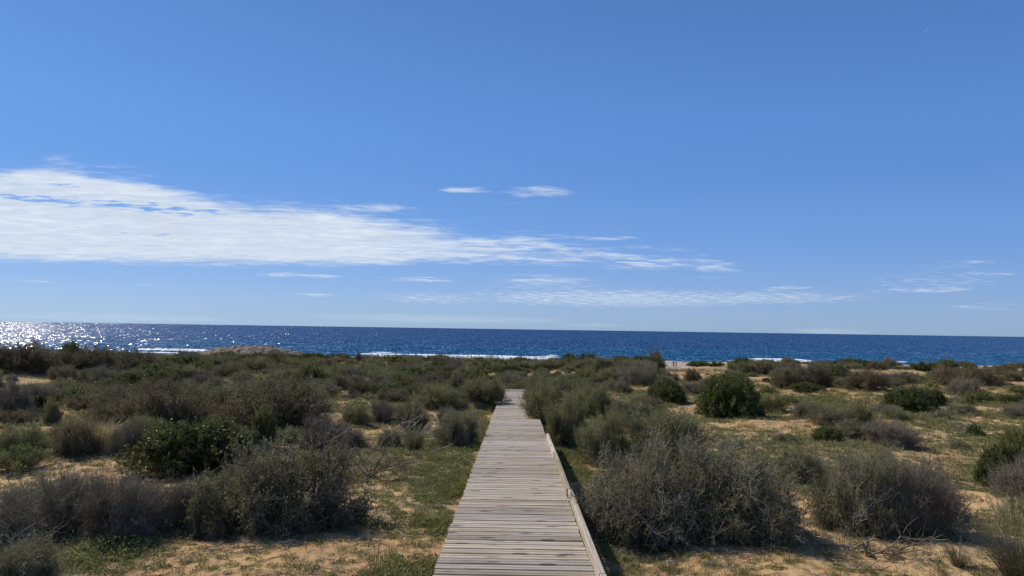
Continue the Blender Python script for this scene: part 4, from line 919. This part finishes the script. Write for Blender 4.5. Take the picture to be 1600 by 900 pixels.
# ------------------------------------------------------------------ dead wood
def limb(g, p, d, L, r, depth, parts, zmin=.01):
    K = 5 if depth > 0 else 3; pts_ = [p]
    for k in range(K):
        d = d+g.normal(0, .22, 3); d /= np.linalg.norm(d); q = pts_[-1]+d*L/K; q[2] = max(q[2], zmin); pts_.append(q)
    P = np.array(pts_); rr = r*np.linspace(1, .35, K+1); V, Q = prisms(P[:-1], P[1:], rr[:-1], rr[1:]); parts.append((V, Q, np.repeat(g.uniform(0, 1, K)*.4+.3, 6)))
    if depth:
        for k in range(g.integers(3, 6)):
            i = g.integers(1, K+1); dd = d+g.normal(0, .8, 3); dd /= np.linalg.norm(dd)
            limb(g, pts_[i].copy(), dd, L*g.uniform(.35, .65), r*.5, depth-1, parts, zmin)
def deadwood(name, seed, n, L, r, elev, px, py, label, mat_, depth=2, cat_='dead branch', heading=None):
    g = np.random.default_rng(seed); parts = []
    for i in range(n):
        a = g.uniform(0, 6.28) if heading is None else heading+g.normal(0, .35); e = g.uniform(*elev)
        limb(g, np.array([g.normal(0, .08), g.normal(0, .08), .03]), np.array([cos(a)*cos(e), sin(a)*cos(e), sin(e)]), L*g.uniform(.6, 1.1), r, depth, parts)
    V, Q, T = cat(parts); x, y, z, t = at(px, py); o = link(name, qmesh(name, V, Q, mat_, T, smooth=True), loc=(x, y, z)); tag(o, label, cat_); return o
deadwood('dead_branches', 1, 9, .9, .012, (.0, .7), 575, 748, 'tangle of dark dead branches on the sand right of the big grey-green bush', M['twig_dark'], 3, 'dead branches')
deadwood('dead_branches', 2, 6, .9, .010, (.3, 1.1), 520, 742, 'upright dead twigs sticking out above the dark branch tangle', M['twig'], 2, 'dead branches')
deadwood('fallen_branch', 3, 4, .95, .014, (.0, .22), 600, 680, 'pale fallen branch arching over the scrub left of the boardwalk', M['dead'], 2, 'fallen branch', heading=0.1)
deadwood('fallen_branch', 4, 3, 1.1, .014, (.0, .2), 650, 690, 'bleached fallen branch behind the grass tussock', M['dead'], 2, 'fallen branch', heading=-.2)
deadwood('fallen_stick', 5, 1, .34, .007, (0, .02), 625, 838, 'single pale stick lying on the open sand left of the boardwalk', M['dead'], 0, 'stick', heading=-.5)
deadwood('fallen_stick', 6, 1, .42, .011, (0, .03), 692, 708, 'short white stick in the grass near the boardwalk edge', M['dead'], 0, 'stick', heading=-.3)
deadwood('dead_stump', 7, 4, .18, .020, (.4, 1.2), 1352, 868, 'small grey weathered stump sticking out of the sand bottom right', M['twig'], 1, 'stump')
deadwood('dead_branches', 8, 6, .55, .008, (0, .35), 1375, 872, 'dark dead twigs trailing right of the weathered stump', M['twig_dark'], 2, 'dead branches', heading=-.1)
deadwood('fallen_branch', 9, 2, .35, .012, (0, .2), 1330, 890, 'little broken branch on the sand at the bottom edge, left of the stump', M['twig_dark'], 1, 'fallen branch')
deadwood('fallen_branch', 10, 3, .45, .009, (0, .2), 1425, 852, 'thin dark branch on the sand right of the stump', M['twig'], 1, 'fallen branch')
deadwood('dead_branches', 11, 6, .7, .008, (.15, .9), 1330, 828, 'pale bare branches at the foot of the open twiggy bush on the right', M['dead'], 2, 'dead branches')
deadwood('dead_branches', 12, 9, .8, .006, (.2, 1.1), 1050, 850, 'pale bare twigs in the dark base of the big foreground thicket', M['dead'], 2, 'dead branches')
deadwood('dead_branches', 13, 7, .9, .008, (.1, .8), 1500, 672, 'bleached sprawling branches on the right slope', M['dead'], 2, 'dead branches')
deadwood('dead_branches', 14, 6, .42, .004, (.2, 1.), 35, 890, 'pale bare twigs in the corner bush bottom left', M['dead'], 2, 'dead branches')
deadwood('young_plant', 15, 2, .55, .006, (1.2, 1.5), 1472, 722, 'thin upright sapling stem with few leaves on the right slope', M['twig_dark'], 1, 'sapling')

# ------------------------------------------------------------------ two walkers on the beach path
def plain(name, col, rough=.8):
    m_, k = mat(name); b = k.n('ShaderNodeBsdfPrincipled'); tc = k.n('ShaderNodeTexCoord').outputs['Object']
    k.link(k.mix(k.noise(tc, 14, 3, .5), tuple(c*.85 for c in col), tuple(min(1, c*1.12) for c in col)), b.inputs['Base Color']); b.inputs['Roughness'].default_value = rough
    o = k.n('ShaderNodeOutputMaterial'); k.link(b.outputs[0], o.inputs[0]); return m_
def skinned(name, joints, edges, m_, parent):
    me = bpy.data.meshes.new(name); me.from_pydata([j[:3] for j in joints], edges, []); me.materials.append(m_); o = link(name, me, parent)
    md = o.modifiers.new('skin', 'SKIN'); me.skin_vertices.new() if not me.skin_vertices else None
    for v, j in zip(me.skin_vertices[0].data, joints): v.radius = (j[3], j[4] if len(j) > 4 else j[3])
    me.skin_vertices[0].data[0].use_root = True
    s_ = o.modifiers.new('sub', 'SUBSURF'); s_.levels = s_.render_levels = 2; md.use_smooth_shade = True; return o
def person(px, label, shirt, legs, stride, hair):
    x, y, z = 0, 0, 0
    r = ray(px, 574); r = r/hypot(r[0], r[1]); T_ = 215; x, y = r[0]*T_, r[1]*T_; z = float(ground(x, y))
    root = link('person', None, loc=(x, y, z)); tag(root, label, 'person', 'two walkers')
    sk = plain('skin', (.45, .28, .2)); s = stride
    body = [(0, 0, .95, .10, .08), (0, 0, 1.15, .11, .09), (0, 0, 1.38, .14, .09), (0, 0, 1.50, .05, .05), (0, .01, 1.58, .07, .08), (0, .01, 1.68, .075, .09), (0, 0, 1.74, .045, .05),
            (.19, 0, 1.42, .055), (.25, .03*s, 1.14, .042), (.25, .16*s, .90, .033), (.25, .2*s, .80, .03), (-.19, 0, 1.42, .055), (-.25, -.03*s, 1.14, .042), (-.25, -.05*s, .90, .033), (-.25, -.03*s, .80, .03),
            (.09, 0, .88, .085), (.1, .16*s, .50, .058), (.1, .2*s, .09, .04), (.1, .32*s, .04, .035), (-.09, 0, .88, .085), (-.1, -.08*s, .50, .058), (-.1, -.24*s, .10, .04), (-.1, -.14*s, .04, .035)]
    E_ = [(0, 1), (1, 2), (2, 3), (3, 4), (4, 5), (5, 6), (2, 7), (7, 8), (8, 9), (9, 10), (2, 11), (11, 12), (12, 13), (13, 14), (0, 15), (15, 16), (16, 17), (17, 18), (0, 19), (19, 20), (20, 21), (21, 22)]
    skinned('body', body, E_, sk, root)
    skinned('shirt', [(0, 0, .92, .14, .11), (0, 0, 1.15, .14, .11), (0, 0, 1.38, .165, .115), (.2, 0, 1.42, .07), (.25, .03*s, 1.14, .056), (-.2, 0, 1.42, .07), (-.25, -.03*s, 1.14, .056)], [(0, 1), (1, 2), (2, 3), (3, 4), (2, 5), (5, 6)], shirt, root)
    skinned('trousers', [(0, 0, .95, .12, .1), (.09, 0, .86, .1), (.1, .16*s, .50, .075), (.1, .2*s, .12, .06), (-.09, 0, .86, .1), (-.1, -.08*s, .50, .075), (-.1, -.24*s, .13, .06)], [(0, 1), (1, 2), (2, 3), (0, 4), (4, 5), (5, 6)], legs, root)
    skinned('hair', [(0, -.02, 1.66, .085, .095), (0, -.02, 1.74, .06, .07)], [(0, 1)], hair, root)
dk = plain('dark clothes', (.02, .02, .025)); hr = plain('dark hair', (.03, .02, .015))
person(1052.5, 'walker in dark clothes on the beach path, left of the pair', dk, dk, 1, hr)
person(1056.5, 'walker in pale yellow top on the beach path, right of the pair', plain('pale yellow cloth', (.72, .66, .42)), plain('brown trousers', (.08, .05, .04)), -.7, hr)

# ------------------------------------------------------------------ pale daytime moon
def moon():
    m_, k = mat('moonlight'); e = k.n('ShaderNodeEmission'); e.inputs[0].default_value = (.165, .335, .72, 1); e.inputs[1].default_value = 1.0
    o = k.n('ShaderNodeOutputMaterial'); k.link(e.outputs[0], o.inputs[0])
    D = 30000; R = D*5.4/FOC; r = ray(1451.5, 50); r = r/np.linalg.norm(r); c = r*D
    rt = np.cross(r, [0, 0, 1.]); rt /= np.linalg.norm(rt); up_ = np.cross(rt, r)
    V = []; n = 24; a0 = radians(80); a1 = radians(205)
    for i in range(n+1):
        a = a0+(a1-a0)*i/n; s = sin(pi*i/n); wd = R*.17*s+R*.004
        for rad, dep in ((R, 0), (R-wd, 0), (R-wd*.5, -wd*.5)):
            V.append(c+rt*cos(a)*rad+up_*sin(a)*rad+r*dep)
    Q = [(3*i+j, 3*i+(j+1) % 3, 3*i+3+(j+1) % 3, 3*i+3+j) for i in range(n) for j in range(3)]
    tag(link('moon', qmesh('moon', np.array(V)+np.array([0, 0, CAMZ]), np.array(Q), m_)), 'faint thin crescent moon high in the blue sky, upper right', 'moon')
moon()
